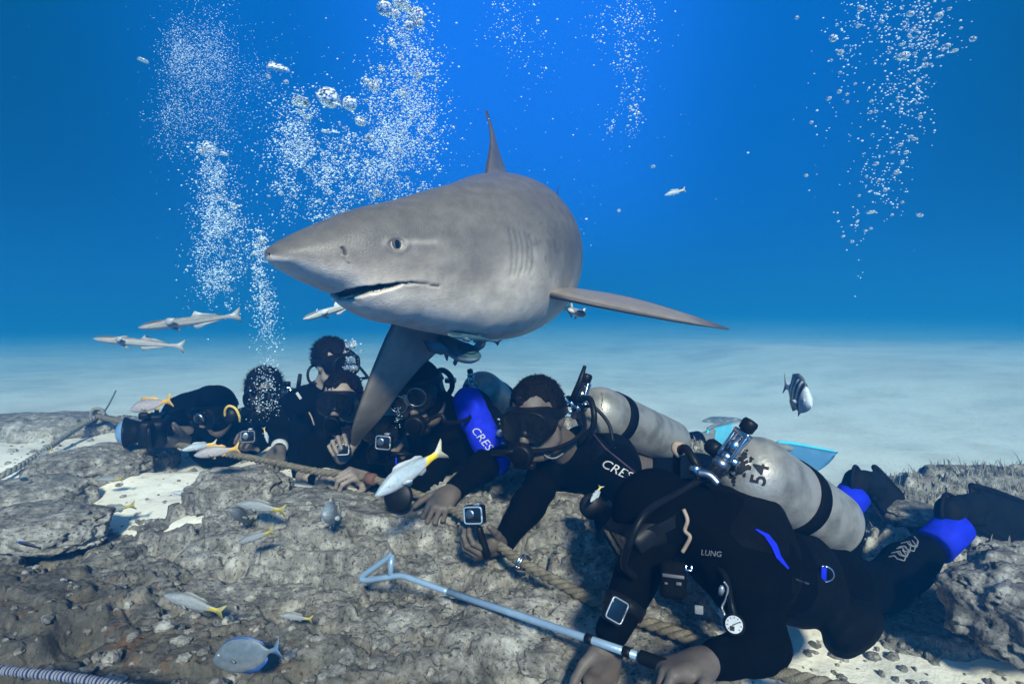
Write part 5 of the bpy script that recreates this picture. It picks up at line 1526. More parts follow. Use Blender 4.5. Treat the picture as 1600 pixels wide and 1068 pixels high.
# two metal rings clipped on the rope, with a loose whipping
mb = MB(); c = W(816, 879, 1.46); t_ = (W(830, 886, 1.44)-W(800, 868, 1.49)).normalized(); s_, u_ = frame_of(t_)
for o_, rr in ((0, .021), (.007, .0205)):
    tube(mb, [c+t_*o_+(s_*math.cos(a)+u_*math.sin(a))*rr for a in [2*math.pi*q/28 for q in range(29)]], .0035, 8)
mb.build('ring', M_CHROME, rp)
mb = MB(); rn = random.Random(2)
for i in range(14):
    a = rn.uniform(0, 6.28); b = c+t_*(.012+.02*rn.random())+(s_*math.cos(a)+u_*math.sin(a))*.016
    tube(mb, [b, b+(s_*math.cos(a)+u_*math.sin(a))*.008+t_*rn.uniform(-.01, .01), b+(s_*math.cos(a)+u_*math.sin(a))*rn.uniform(.010, .022)+Vector((0, 0, .006))], .0013, 5)
mb.build('frayed_end', M_ROPE, rp)
mb = MB(); c2 = W(580, 748, 2.0); t2 = (W(600, 753, 1.97)-W(560, 745, 2.03)).normalized(); lathe(mb, c2-t2*.02, t2, [(0, .015), (.002, .021), (.036, .021), (.04, .015)], 18)
mb.build('whipping', mat('rust_tape', (.20, .09, .06), (.12, .06, .05), rough=.8), rp)
rebase(rp)
r2 = tag(laid_rope('rope', lay([(150, 651, 3.28), (128, 664, 3.15), (100, 682, 2.95), (70, 703, 2.75), (40, 722, 2.60), (12, 738, 2.50), (-40, 762, 2.38), (-110, 790, 2.25)]), .015, M_ROPE2), 'pale rope curving away to the left edge over the sand', 'rope'); rebase(r2)
mb = MB(); tube(mb, lay([(152, 650, 3.3), (163, 642, 3.5), (172, 628, 3.9), (181, 610, 4.6)]), .006, 6)
r3 = tag(mb.build('mooring_line', M_ROPE2), 'thin line running off across the sand from the rope knot at the left', 'line')
mb = MB(); c = W(153, 650, 3.29)
for q in range(3): tube(mb, [c+Vector((.030*math.cos(a), .012*math.sin(a+q), .034*math.sin(a)+.006*q)) for a in [2*math.pi*i/24 for i in range(25)]], .010, 7)
mb.build('knot', M_ROPE2, r3); rebase(r3)
# striped cord in the corner
P = lay([(-60, 1040, .985), (0, 1046, .96), (40, 1050, .95), (90, 1055, .935), (140, 1062, .92), (190, 1072, .91), (260, 1088, .90)], 14)
M_SW = mat('cord_white', (.24, .25, .29), (.18, .19, .23), rough=.8, scale=50, bump=.4, bscale=400); M_SN = mat('cord_navy', (.02, .03, .09), (.012, .02, .06), rough=.8, scale=50)
mb = MB(); V0 = []; Q = []
for a, b in zip(P[:-1], P[1:]):
    for i in range(3): Q.append(a.lerp(b, i/3))
tube(mb, Q, [.0078+.0010*math.sin(i*2.1) for i in range(len(Q))], 10)
mb.M = [(1 if ((i//10) % 5) < 2 else 0) for i in range(len(mb.F))]
sc_o = tag(mb.build('striped_cord', [M_SW, M_SN]), 'navy and white striped cord at the bottom left corner', 'cord'); rebase(sc_o)

# the pole with its triangular end
M_POLE = mat('pale_blue_metal', (0.30, 0.42, 0.54), (0.24, 0.35, 0.47), rough=0.38, spec=0.5, metal=0.25, scale=22, bump=0.1, bscale=120)
A0 = W(632, 900, 1.335); B0 = W(1062, 1046, .975)
mb = MB(); tube(mb, catmull([W(613, 866, 1.36), W(588, 884, 1.37), W(565, 901, 1.385), W(572, 906, 1.375), W(600, 902, 1.35), W(622, 899, 1.34), A0, W(650, 906, 1.32), W(700, 924, 1.285)], 8) , .0072, 10)
tube(mb, [W(613, 866, 1.36), W(611, 880, 1.35), W(610, 901, 1.345)], .0072, 10)
shaft = [W(700, 924, 1.285), W(800, 957, 1.205), W(915, 996, 1.095), W(1005, 1027, 1.02)]
tube(mb, shaft, .0078, 12)
pole = tag(mb.build('hook_pole', M_POLE), 'pale blue metal pole with a triangular end and black grip, lying low over the rocks', 'pole')
def on(t): return shaft[2].lerp(shaft[3], t)
axp = (shaft[3]-shaft[2]).normalized()
for a, L_ in ((W(915, 996, 1.095), .016), (W(974, 1016, 1.045), .016)):
    mb = MB(); lathe(mb, a, axp, [(0, .008), (.001, .0098), (L_-.001, .0098), (L_, .008)], 18); mb.build('black_band', M_RUB, pole)
mb = MB(); g0 = W(1000, 1025, 1.023); g1 = W(1060, 1046, .975); lathe(mb, g0, g1-g0, [(0, .0078), (.001, .0125)]+[(.004+i*.008, .0122+.0006*(i % 2)) for i in range(int(((g1-g0).length-.008)/.008))]+[((g1-g0).length-.002, .0125), ((g1-g0).length, .009)], 18)
gr = mb.build('grip', M_RUB, pole)
mb = MB(); lathe(mb, g1+(g1-g0).normalized()*-.010, (g1-g0), [(0, .013), (.004, .0134), (.007, .013)], 18); mb.build('end_ring', M_CHROME, gr)
rebase(pole)

def action_camera(label, c, face, up, k=1.0, stick=None, frame=None, back=False):
    c = Vector(c); f = Vector(face).normalized(); u = (Vector(up)-f*Vector(up).dot(f)).normalized(); s_ = u.cross(f)
    mb = MB(); rbox(mb, c, s_, u, f, .033*k, .029*k, .017*k, .45)
    o = mb.build('action_camera', M_RUB)
    mb = MB()
    pr = []
    for q in range(49):
        a = 2*math.pi*q/48; pr.append(c+f*.0175*k+s_*math.copysign(abs(math.cos(a))**.3, math.cos(a))*.029*k+u*math.copysign(abs(math.sin(a))**.3, math.sin(a))*.025*k)
    tube(mb, pr, .0030*k, 6); mb.build('window_frame', frame or M_PANEL, o)
    mb = MB(); rbox(mb, c+f*.0178*k, s_, u, f, .026*k, .022*k, .0012, .3); mb.build('screen' if back else 'front_glass', M_SCREEN, o)
    if not back:
        mb = MB(); lathe(mb, c+f*.0180*k-s_*.009*k+u*.004*k, f, [(0, .0155*k), (.005*k, .0150*k), (.006*k, .0105*k), (.0055*k, .0020*k)], 24); mb.build('lens', M_STEEL, o)
    mb = MB(); rbox(mb, c+u*.032*k+s_*.010*k, s_, u, f, .010*k, .004*k, .010*k, .5); mb.build('latch', M_PANEL, o)
    if stick:
        mb = MB(); d = (Vector(stick)-c).normalized(); L = (Vector(stick)-c).length
        rbox(mb, c-u*.036*k, s_, u, f, .007*k, .010*k, .009*k, .4)
        lathe(mb, c+d*.040*k, d, [(0, .008*k), (.006, .012*k), (.02, .0115*k), (L*.45, .0135*k), (L-.045*k, .0145*k), (L-.04*k, .008*k)], 14); mb.build('handle', M_RUB, o)
    tag(o, label, 'camera'); rebase(o); return o
action_camera('small action camera on a short stick held in the middle diver\'s hand', W(742, 803, 1.50), (-.30, -.95, .15), (-.1, .1, 1), .85, stick=W(762, 872, 1.50), frame=M_POLE)
action_camera('small white framed action camera held in front of the diver with the bare forehead', W(536, 701, 2.15), (.15, -1, .1), (0, 0, 1), .78, frame=M_WHITE)
action_camera('small silver action camera held under the mask of the diver behind the shark fin', W(601, 690, 1.99), (-.15, -1, .05), (.05, 0, 1), .9, frame=M_PANEL)
action_camera('small greenish action camera held by the curly haired diver in the bubbles', W(388, 681, 2.64), (.3, -1, .1), (0, 0, 1), 1.0, frame=M_GREYP)
# big camera in an underwater housing
c = W(243, 673, 2.55); f_ = Vector((-.93, -.36, .02)).normalized(); u_ = Vector((0, 0, 1)); u_ = (u_-f_*u_.dot(f_)).normalized(); s_ = u_.cross(f_)
mb = MB(); rbox(mb, c, s_, u_, f_, .085, .060, .055, .35); rbox(mb, c+u_*.066, s_, u_, f_, .050, .012, .035, .5)
hs = tag(mb.build('camera_housing', M_RUB), 'large dark camera in an underwater housing pointed left by the hooded photographer', 'camera')
mb = MB(); lathe(mb, c+f_*.05, f_, [(0, .045), (.02, .050), (.05, .060), (.058, .068), (.066, .068), (.068, .060)], 30); pt = mb.build('port', M_RUB, hs)
mb = MB(); lathe(mb, c+f_*.112, f_, [(0, .058)]+[(.058*math.sin(a)*.7, .058*math.cos(a)) for a in [R(10), R(25), R(45), R(65), R(82)]], 28); mb.build('dome_glass', mat('dome_glass', (.10, .22, .40), (.16, .28, .45), rough=.08, spec=.8, scale=20), pt)
for g in (-1, 1):
    mb = MB(); tube(mb, catmull([c+s_*g*.085-u_*.04, c+s_*g*.125-u_*.045, c+s_*g*.13+u_*.03, c+s_*g*.09+u_*.05], 6), .012, 8); mb.build('side_handle', M_RUB, hs)
mb = MB(); tube(mb, catmull([c+u_*.075-s_*.03, c+u_*.105-s_*.03, c+u_*.110+s_*.02, c+u_*.130+s_*.045], 5), .009, 8); rbox(mb, c+u_*.082+f_*.03+s_*.06, s_, u_, f_, .018, .014, .02, .5); mb.build('top_handle', M_RUB, hs)
rebase(hs)

# ------------------------------------------------------------------ fish
def poly_fin(P, th, col):
    """thin fin from an outline in the fish's x-z plane"""
    n = len(P); V = [(x, th*g, z) for g in (1, -1) for x, z in P]
    c = (sum(p[0] for p in P)/n, sum(p[1] for p in P)/n)
    V += [(c[0], th*1.8, c[1]), (c[0], -th*1.8, c[1])]
    F = []
    for i in range(n):
        j = (i+1) % n
        F += [(i, 2*n, j), (n+i, n+j, 2*n+1), (i, j, n+j), (i, n+j, n+i)]
    return V, F, [col]*len(V)
def fish(name, prof, colfn, fins, m, eye=(.82, .03, .018), side_fin=None, bend=0.0, eye_cols=None):
    """unit length fish, head at +x; prof rows: x, half height up, half height down, half width"""
    pr = np.array(prof); n, k = 46, 28
    xs = np.linspace(pr[0, 0], pr[-1, 0], n); xs = pr[0, 0]+(pr[-1, 0]-pr[0, 0])*(.5-.5*np.cos(np.linspace(0, math.pi, n)))
    up, dn, wd = (pchip(pr[:, 0], pr[:, c], xs) for c in (1, 2, 3))
    V = []; F = []; Cc = []
    for i in range(n):
        for j in range(k):
            a = 2*math.pi*j/k; z = math.cos(a); y = math.sin(a)
            zz = z*(up[i] if z > 0 else dn[i]); yy = math.copysign(abs(y)**1.15, y)*wd[i]
            V.append((xs[i], yy, zz)); Cc.append(colfn(xs[i], zz, zz/max(up[i] if z > 0 else dn[i], 1e-4)))
    for i in range(n-1):
        for j in range(k): F.append((i*k+j, (i+1)*k+j, (i+1)*k+(j+1) % k, i*k+(j+1) % k))
    F += [tuple(range(k)), tuple(range((n-1)*k, n*k))[::-1]]
    for P, th, col in fins:
        v, f, c_ = poly_fin(P, th, col); q = len(V); V += v; F += [tuple(i+q for i in g) for g in f]; Cc += c_
    if side_fin:
        for g in (1, -1):
            v, f, c_ = poly_fin(side_fin[0], .003, side_fin[2]); q = len(V); x0, y0, z0, an = side_fin[1]
            for (x, y, z) in v: V.append((x0+x*math.cos(an), g*(y0-x*math.sin(an)+y), z0+z))
            F += [tuple(i+q for i in h) for h in f]; Cc += c_
    V = np.array(V, float)
    if bend: V[:, 1] += bend*np.maximum(0, .65-V[:, 0])**2
    Cc = np.array(Cc)*(1+.10*np.sin(V[:, 2]*170+5*V[:, 0]))[:, None]*(1+.12*fbm(V[:, 0]*11, V[:, 1]*11, V[:, 2]*22, 3))[:, None]
    o = mk(name, V, F, m); set_col(o, 'skin', Cc)
    ex, ez, er = eye
    w_e = float(np.interp(ex, xs, wd)); 
    ec = eye_cols or (M_EYEW, M_EYEB)
    for g in (1, -1):
        V_, F_ = sphere(8, 12); mb = MB(); mb.add([Vector((ex, g*w_e*.86, ez))+Vector((v[0], v[1]*.55, v[2]))*er for v in V_], F_); e_ = mb.build('eye', ec[0], o)
        mb = MB(); mb.add([Vector((ex, g*(w_e*.86+er*.14), ez))+Vector((v[0], v[1]*.8, v[2]))*er*.6 for v in V_], F_); mb.build('pupil', ec[1], e_)
    return o
M_EYEW = mat('fish_eye_ring', (.55, .55, .52), (.45, .45, .42), rough=.2, spec=.6); M_EYEB = mat('fish_pupil', (.004, .004, .005), rough=.1, spec=.7)
M_FISH = attr_mat('fish_skin', 'skin', rough=.38, spec=.45, bump=.25, bscale=90, var=.10, vscale=20)
def put(o, head, tail, up=Vector((0, 0, 1)), flat=1.0, wide=1.0):
    x = (head-tail); L = x.length; x.normalize(); y = up.cross(x).normalized(); z = x.cross(y)
    M = Matrix(((x.x, y.x, z.x), (x.y, y.y, z.y), (x.z, y.z, z.z))).to_4x4()
    o.matrix_world = Matrix.Translation(tail) @ M @ Matrix.Diagonal((L, L*wide, L*flat, 1)); return o
def copy_of(o):
    c = o.copy(); C.objects.link(c)
    for ch in o.children:
        q = ch.copy(); C.objects.link(q); q.parent = c
        for g in ch.children:
            h = g.copy(); C.objects.link(h); h.parent = q
    return c
SNAP = [(.10, .045, .045, .016), (.14, .042, .042, .018), (.25, .062, .060, .030), (.42, .115, .100, .052), (.58, .145, .115, .066), (.72, .138, .110, .070), (.84, .100, .090, .062), (.93, .052, .060, .042), (.985, .016, .028, .020), (1.0, .004, .010, .006)]
def lerp3(a, b, t): return tuple(a[i]+(b[i]-a[i])*t for i in range(3))
def snap_col(base, belly, yel, ypos=.26):
    def f_(x, z, q):
        c = lerp3(base, belly, float(sstep(.55, -.5, q)))
        c = lerp3(c, tuple(v*.72 for v in base), float(sstep(.55, 1.0, q)))
        c = lerp3(c, yel, float(sstep(ypos+.03, ypos-.03, x+.05*(q-.3))))
        d = math.hypot((x-.66)/.014, (z+.05)/.016); c = lerp3(c, (.01, .01, .012), float(sstep(1.3, .7, d)))
        d = abs(x-.70+.02*z/.1)/.006; c = lerp3(c, tuple(v*.8 for v in c), float(sstep(1.5, .5, d)))
        return c
    return f_
def snap_fins(fin, tail):
    return [([(.145, .045), (.10, .05), (.04, .10), (-.035, .165), (-.03, .12), (.005, .04), (.02, .0), (.005, -.04), (-.03, -.11), (-.03, -.15), (.04, -.09), (.10, -.05), (.145, -.045)], .0055, tail),
            ([(.72, .125), (.66, .185), (.58, .195), (.48, .170), (.42, .150), (.36, .155), (.29, .115), (.27, .06), (.40, .08), (.55, .12)], .004, fin),
            ([(.44, -.085), (.38, -.14), (.31, -.115), (.29, -.05), (.36, -.06)], .004, fin),
            ([(.64, -.10), (.58, -.17), (.53, -.15), (.57, -.095)], .004, fin)]
PECT = [(0, .012), (-.06, .03), (-.13, .01), (-.12, -.02), (-.05, -.03), (0, -.014)]
silver = fish('silver_snapper', SNAP, snap_col((.36, .43, .47), (.50, .54, .56), (.86, .58, .03)), snap_fins((.40, .42, .42), (.52, .48, .34)), M_FISH, side_fin=(PECT, (.66, .062, -.05, .5), (.42, .45, .46)))
mauve = fish('orange_finned_snapper', SNAP, snap_col((.34, .30, .30), (.44, .40, .39), (.66, .36, .06), .20), snap_fins((.62, .36, .10), (.62, .38, .12)), M_FISH, side_fin=(PECT, (.66, .062, -.05, .5), (.40, .32, .24)))
dull = fish('grey_snapper', SNAP, snap_col((.22, .235, .24), (.30, .31, .315), (.42, .34, .06), .22), snap_fins((.22, .22, .20), (.34, .29, .10)), M_FISH, side_fin=(PECT, (.66, .062, -.05, .5), (.24, .25, .25)))
G_SN = 'snappers hovering over the rocks'
used = set()
def school(src, h, t, Y, label, cat='fish', Yt=None, up=None, flat=1.0, group=G_SN):
    o = src if src.name not in used else copy_of(src)
    used.add(src.name)
    put(o, W(h[0], h[1], Y), W(t[0], t[1], Yt or Y), up or Vector((0, 0, 1)), flat)
    tag(o, label, cat, group); return o
school(silver, (586, 774), (692, 703), 1.32, 'bright silver snapper with a yellow tail base, largest fish in front of the divers', Yt=1.42, flat=.95)
school(mauve, (203, 640), (267, 625), 2.28, 'mauve grey snapper with orange tail left of the hooded photographer', Yt=2.25)
school(silver, (284, 703), (338, 692), 2.06, 'pale snapper partly behind another one, below the photographer\'s elbow', Yt=2.12, flat=.9)
school(mauve, (303, 711), (373, 700), 1.90, 'mauve grey snapper overlapping a paler fish just above the rope', Yt=1.92)
school(dull, (369, 786), (444, 797), 1.66, 'dull grey snapper over the rock, upper one of the three below the rope', flat=.9)
school(dull, (360, 795), (394, 818), 1.62, 'small dull snapper tilted head up beside a larger grey one', Yt=1.80, flat=.7)
school(dull, (372, 848), (426, 829), 1.52, 'dull grey snapper lowest of the three over the pale rock, nose down', flat=.85)
school(silver, (507, 801), (529, 805), 1.50, 'small snapper coming towards the camera over pale rock', Yt=1.72)
school(dull, (148, 801), (210, 789), 1.95, 'faint grey snapper low over the dark rock at the left', flat=.75)
school(dull, (150, 749), (190, 748), 2.20, 'small grey snapper in front of the large flat boulder', flat=.8)
school(dull, (57, 716), (82, 701), 2.45, 'tiny pale snapper beside the rope at the left edge', flat=.8)
school(silver, (268, 769), (300, 772), 2.02, 'small pale snapper over the white sand pocket', flat=.8)
school(dull, (256, 928), (348, 956), 1.22, 'grey snapper with yellow tail near the bottom left, nose up', flat=.9)
school(dull, (436, 960), (487, 967), 1.17, 'small blue grey snapper close above the bottom rocks', flat=.9)
school(silver, (923, 784), (939, 759), 1.50, 'small pale fish hanging nose down before the black wetsuits', Yt=1.54, up=Vector((1, 0, .3)))
school(silver, (419, 692), (412, 668), 2.45, 'tiny white fish hanging nose down beside the wrist band', up=Vector((1, 0, .2)), flat=.8)
school(silver, (1038, 305), (1070, 296), 7.5, 'faint distant fish in the open blue to the right of the shark', flat=.9, group=None)
# surgeonfish
sg_prof = [(.10, .03, .03, .012), (.16, .035, .035, .015), (.28, .17, .17, .035), (.45, .25, .25, .052), (.62, .265, .265, .058), (.78, .22, .235, .056), (.90, .12, .16, .045), (.97, .04, .09, .028), (1.0, .005, .03, .008)]
sgc = lambda x, z, q: lerp3(lerp3((.125, .155, .18), (.20, .205, .20), float(sstep(.2, -.9, q)*.6)), (.02, .10, .30), float(sstep(.84, 1.0, abs(q))*(q < 0)*.9))
sgf = fish('surgeonfish', sg_prof, sgc, [([(.17, .03), (.08, .05), (.0, .16), (-.03, .20), (.015, .05), (.03, 0), (.015, -.05), (-.03, -.18), (.0, -.14), (.08, -.05), (.17, -.03)], .006, (.10, .17, .26)),
      ([(.84, .18), (.72, .27), (.55, .30), (.38, .27), (.22, .16), (.20, .08), (.35, .2), (.6, .25)], .004, (.05, .10, .22)), ([(.66, -.25), (.52, -.30), (.36, -.27), (.22, -.16), (.20, -.08), (.35, -.2), (.55, -.24)], .004, (.03, .10, .32))], M_FISH, eye=(.86, .08, .018), side_fin=(PECT, (.70, .055, -.02, .5), (.18, .20, .18)))
put(sgf, W(332, 1030, 1.02), W(438, 1014, 1.0), flat=.86); tag(sgf, 'blue grey surgeonfish with a rounded body at the bottom edge', 'fish')
# sergeant major
def smc(x, z, q):
    c = lerp3((.50, .56, .58), (.62, .64, .62), float(sstep(.1, -.8, q)))
    for b in (.28, .42, .56, .70): c = lerp3(c, (.012, .016, .03), float(sstep(.046, .034, abs(x-b-.02*q))*sstep(-.95, -.5, q)))
    return c
smf = fish('sergeant_fish', [(.10, .04, .04, .018), (.16, .045, .045, .022), (.30, .17, .15, .055), (.48, .25, .22, .085), (.66, .25, .22, .10), (.82, .17, .16, .09), (.93, .08, .09, .06), (1.0, .012, .025, .012)], smc,
      [([(.16, .04), (.06, .06), (-.04, .16), (0, .03), (.01, 0), (0, -.03), (-.04, -.16), (.06, -.06), (.16, -.04)], .006, (.42, .46, .48)), ([(.78, .19), (.66, .30), (.45, .31), (.26, .24), (.22, .10), (.5, .22)], .006, (.16, .19, .22)), ([(.55, -.21), (.40, -.29), (.25, -.2), (.24, -.1), (.45, -.18)], .006, (.36, .40, .42)), ([(.70, -.2), (.60, -.30), (.57, -.2)], .005, (.5, .52, .5))], M_FISH, eye=(.86, .04, .030), side_fin=(PECT, (.70, .095, -.04, .6), (.5, .54, .54)))
put(smf, W(1268, 634, 1.58), W(1226, 600, 1.71), Vector((-.12, 0, 1)), 1.55, 1.2); tag(smf, 'striped black and pale fish hovering alone over the open sand', 'fish')
# slender dark fish and little blue damsel
wr_ = fish('wrasse', [(.08, .03, .03, .012), (.3, .06, .06, .03), (.6, .085, .08, .045), (.85, .06, .06, .035), (1.0, .006, .01, .006)], lambda x, z, q: lerp3((.006, .007, .012), (.02, .06, .22), float(sstep(.55, .95, x)*sstep(-.1, .4, q))), [([(.1, .03), (0, .07), (0, -.07), (.1, -.03)], .008, (.006, .007, .012)), ([(.8, .05), (.5, .1), (.2, .06), (.3, .04)], .005, (.006, .007, .012))], M_FISH, eye=(.9, .015, .016))
put(wr_, W(25, 845, 1.52), W(64, 856, 1.52)); tag(wr_, 'slender black fish with blue head over the rock at the left edge', 'fish')
dm = fish('damselfish', [(.08, .04, .04, .015), (.3, .16, .15, .05), (.6, .22, .20, .08), (.85, .14, .14, .07), (1.0, .01, .02, .01)], lambda x, z, q: (.03, .09, .14), [([(.12, .04), (-.02, .14), (.02, 0), (-.02, -.14), (.12, -.04)], .008, (.03, .09, .14)), ([(.75, .17), (.5, .27), (.2, .16), (.3, .1)], .006, (.03, .08, .12))], M_FISH, eye=(.88, .04, .025))
put(dm, W(30, 748, 2.1), W(45, 749, 2.13)); tag(dm, 'tiny dark teal fish by the boulders at the left edge', 'fish')
# remoras
RM = [(.10, .018, .018, .010), (.16, .020, .020, .014), (.30, .032, .034, .024), (.50, .046, .048, .040), (.70, .050, .052, .052), (.82, .042, .050, .055), (.92, .026, .040, .048), (.98, .010, .022, .030), (1.0, .003, .010, .012)]
def rmc(a, b, stripe=.0):
    def f_(x, z, q):
        c = lerp3(a, b, float(sstep(.25, -.25, q)))
        return lerp3(c, (.015, .02, .03), stripe*float(sstep(.32, .10, abs(q-.05))))
    return f_
def rm_fins(c):
    return [([(.17, .018), (.08, .03), (-.01, .095), (.0, .03), (.015, 0), (.0, -.03), (-.01, -.085), (.08, -.03), (.17, -.018)], .004, c), ([(.50, .04), (.45, .105), (.40, .08), (.28, .05), (.18, .022), (.3, .03)], .003, c), ([(.50, -.04), (.45, -.105), (.40, -.08), (.28, -.05), (.18, -.022), (.3, -.03)], .003, c), ([(.72, -.045), (.64, -.10), (.60, -.09), (.66, -.045)], .003, c)]
def remora(a, b, stripe, c):
    o = fish('remora', RM, rmc(a, b, stripe), rm_fins(c), M_FISH, eye=(.90, -.006, .011), side_fin=([(0, .01), (-.05, .055), (-.13, .06), (-.10, .0), (-.04, -.015)], (.76, .050, .0, .75), c), bend=.08)
    # sucking disc on the head
    mb = MB(); n = 20
    mb.add([(.86+.115*math.cos(2*math.pi*i/n), .036*math.sin(2*math.pi*i/n), .040-.16*max(0, .115*math.cos(2*math.pi*i/n))) for i in range(n)]+[(.86+.10*math.cos(2*math.pi*i/n), .028*math.sin(2*math.pi*i/n), .046-.16*max(0, .1*math.cos(2*math.pi*i/n))) for i in range(n)],
           [(i, (i+1) % n, n+(i+1) % n, n+i) for i in range(n)]+[tuple(range(n, 2*n))])
    for q in range(9):
        x = .79+.017*q; rbox(mb, Vector((x, 0, .047-.16*max(0, x-.86))), Vector((1, 0, 0)), Vector((0, 1, 0)), Vector((0, 0, 1)), .003, .024, .002, .3)
    mb.build('sucking_disc', mat('disc_skin', tuple(v*.6 for v in a), tuple(v*.45 for v in a), rough=.6), o)
    return o
rA = remora((.24, .24, .225), (.44, .44, .42), .15, (.34, .36, .36)); rB = remora((.045, .10, .12), (.22, .27, .28), .35, (.07, .12, .14)); rC = remora((.42, .47, .48), (.62, .64, .62), .1, (.60, .66, .68))
put(rA, W(216, 511, 2.15), W(374, 492, 2.35)); tag(rA, 'long pale remora swimming left above its darker companion', 'remora', 'remoras around the shark')
q = copy_of(rA); put(q, W(146, 528, 2.15), W(288, 541, 2.25)); tag(q, 'long brownish remora swimming left, lower of the pair', 'remora', 'remoras around the shark')
put(rC, W(474, 498, 2.1), W(566, 470, 2.3)); tag(rC, 'white remora peeping out under the shark\'s chin', 'remora', 'remoras around the shark')
put(rB, W(741, 560, 1.72), W(668, 520, 2.12), Vector((.1, -.3, 1)), 1.3, 1.75); tag(rB, 'dark teal remora facing the camera below the shark belly', 'remora', 'remoras around the shark')
q = copy_of(rB); _h = [SHARK_BVH.ray_cast(CAM_O, (W(x_, y_, 1)-CAM_O).normalized()) for x_, y_ in ((700, 516), (780, 525))]; put(q, _h[0][0]-Vector((0, .01, .010)), _h[1][0]-Vector((0, .02, .012)), Vector((0, -.75, .66))); tag(q, 'dark striped remora clinging to the underside of the shark', 'remora', 'remoras around the shark')
q = copy_of(rC); put(q, W(913, 492, 2.1), W(878, 480, 2.38)); tag(q, 'small white remora showing at the shark\'s flank behind the pectoral fin', 'remora', 'remoras around the shark')
# ------------------------------------------------------------------ loose boulders
def boulder(c, rx, ry, rz, rot, label, seed, m=None, sub=6, rough=.16, group='boulders on the sea floor'):
    bm = bmesh.new(); bmesh.ops.create_icosphere(bm, subdivisions=sub, radius=1)
    V = np.array([v.co[:] for v in bm.verts]); F = np.array([[v.index for v in f.verts] for f in bm.faces]); bm.free()
    n = V/np.linalg.norm(V, axis=1)[:, None]; o = seed*7.3
    s = np.sign(n[:, 2])*np.abs(n[:, 2])**.62; n2 = n.copy(); n2[:, 2] = s*np.where(s > 0, .86, 1)
    r = 1+rough*fbm(n[:, 0]*1.6+o, n[:, 1]*1.6, n[:, 2]*1.6, 3)
    d = .045*fbm(n[:, 0]*5+o, n[:, 1]*5, n[:, 2]*5, 3) - .10*sstep(.34, .62, fbm(n[:, 0]*4.2-o, n[:, 1]*4.2, n[:, 2]*4.2, 3)) + .022*fbm(n[:, 0]*19+o, n[:, 1]*19, n[:, 2]*19, 3)
    V = n2*(r+d)[:, None]*np.array([rx, ry, rz])
    ca, sa = math.cos(rot), math.sin(rot)
    V = np.stack([V[:, 0]*ca-V[:, 1]*sa, V[:, 0]*sa+V[:, 1]*ca, V[:, 2]], 1)+np.array(c)
    b = mk('boulder', V, F, m or M_ROCK2); tag(b, label, 'rock', group); rebase(b); return b
def at_ground(px, py, Y, lift=0.0):
    p = W(px, py, Y); return (p.x, p.y, p.z+lift)
boulder(at_ground(146, 738, 2.50), .25, .20, .125, .1, 'large flat topped boulder on the sand below the pale rope', 1)
boulder(at_ground(238, 716, 2.75), .12, .13, .08, .3, 'rounded boulder right of the flat topped one', 2, sub=5)
boulder(at_ground(55, 778, 2.18), .20, .15, .09, .0, 'low smooth boulder at the left edge under the rope', 3, sub=5)
boulder(at_ground(372, 768, 2.10), .18, .14, .10, .2, 'rounded boulder under the rope beside the sand pocket', 4)
boulder(at_ground(500, 796, 1.96), .20, .13, .07, -.2, 'low boulder below the hands on the rope', 5)
boulder(at_ground(60, 822, 1.86), .24, .15, .07, -.12, 'broad dark slab at the left edge in front of the sand pocket', 6)
boulder(at_ground(1610, 945, 1.40), .20, .17, .115, .3, 'big dark pitted boulder at the right edge below the fin', 7, rough=.2)
boulder(at_ground(845, 1022, 1.19), .062, .05, .034, .2, 'small pale rock on the sand under the pole', 8, sub=5)
boulder(at_ground(60, 668, 3.30), .40, .25, .09, .1, 'flat rock at the far left rim of the reef', 9, sub=5)
boulder(at_ground(1130, 660, 7.2), .26, .14, .08, .1, 'dark lump of rock on the open sand behind the cyan fin', 10, sub=4)
boulder(at_ground(1310, 890, 1.95), .09, .07, .035, .1, 'small rock behind the legs of the nearest diver', 11, sub=5)
boulder(at_ground(1420, 800, 2.25), .13, .10, .035, .4, 'low rock between the two black fins', 12, sub=5)
# turf of short weed along the far rim at the right
mb_v = []; mb_f = []; rn = random.Random(21)
nT = 5200; xT = np.random.RandomState(4).uniform(.85, 3.6, nT); yT = edge_y(xT)+np.random.RandomState(5).normal(-.26, .18, nT); zT = np.maximum(rock_h(xT, yT), sand_h(xT, yT))
for i in range(nT):
    x, y, z = xT[i], yT[i], zT[i]
    h_ = rn.uniform(.010, .040)*(1.5 if rn.random() < .06 else 1); a = rn.uniform(0, 6.28); w_ = rn.uniform(.0015, .004)
    k = len(mb_v); dx, dy = math.cos(a)*w_, math.sin(a)*w_; lx, ly = rn.gauss(0, .35)*h_, rn.gauss(0, .35)*h_
    mb_v += [(x-dx, y-dy, z-.006), (x+dx, y+dy, z-.006), (x+dx*.7+lx*.5, y+dy*.7+ly*.5, z+h_*.6), (x-dx*.7+lx*.5, y-dy*.7+ly*.5, z+h_*.6), (x+lx, y+ly, z+h_)]
    mb_f += [(k, k+1, k+2, k+3), (k+3, k+2, k+4)]
tf_ = mk('weed_turf', np.array(mb_v), mb_f, mat('turf_weed', (.20, .18, .14), (.34, .31, .26), rough=.95, spec=.05, scale=9), smooth=False)
tag(tf_, 'short brown weed along the rim of the reef at the right', 'seaweed', kind='stuff')
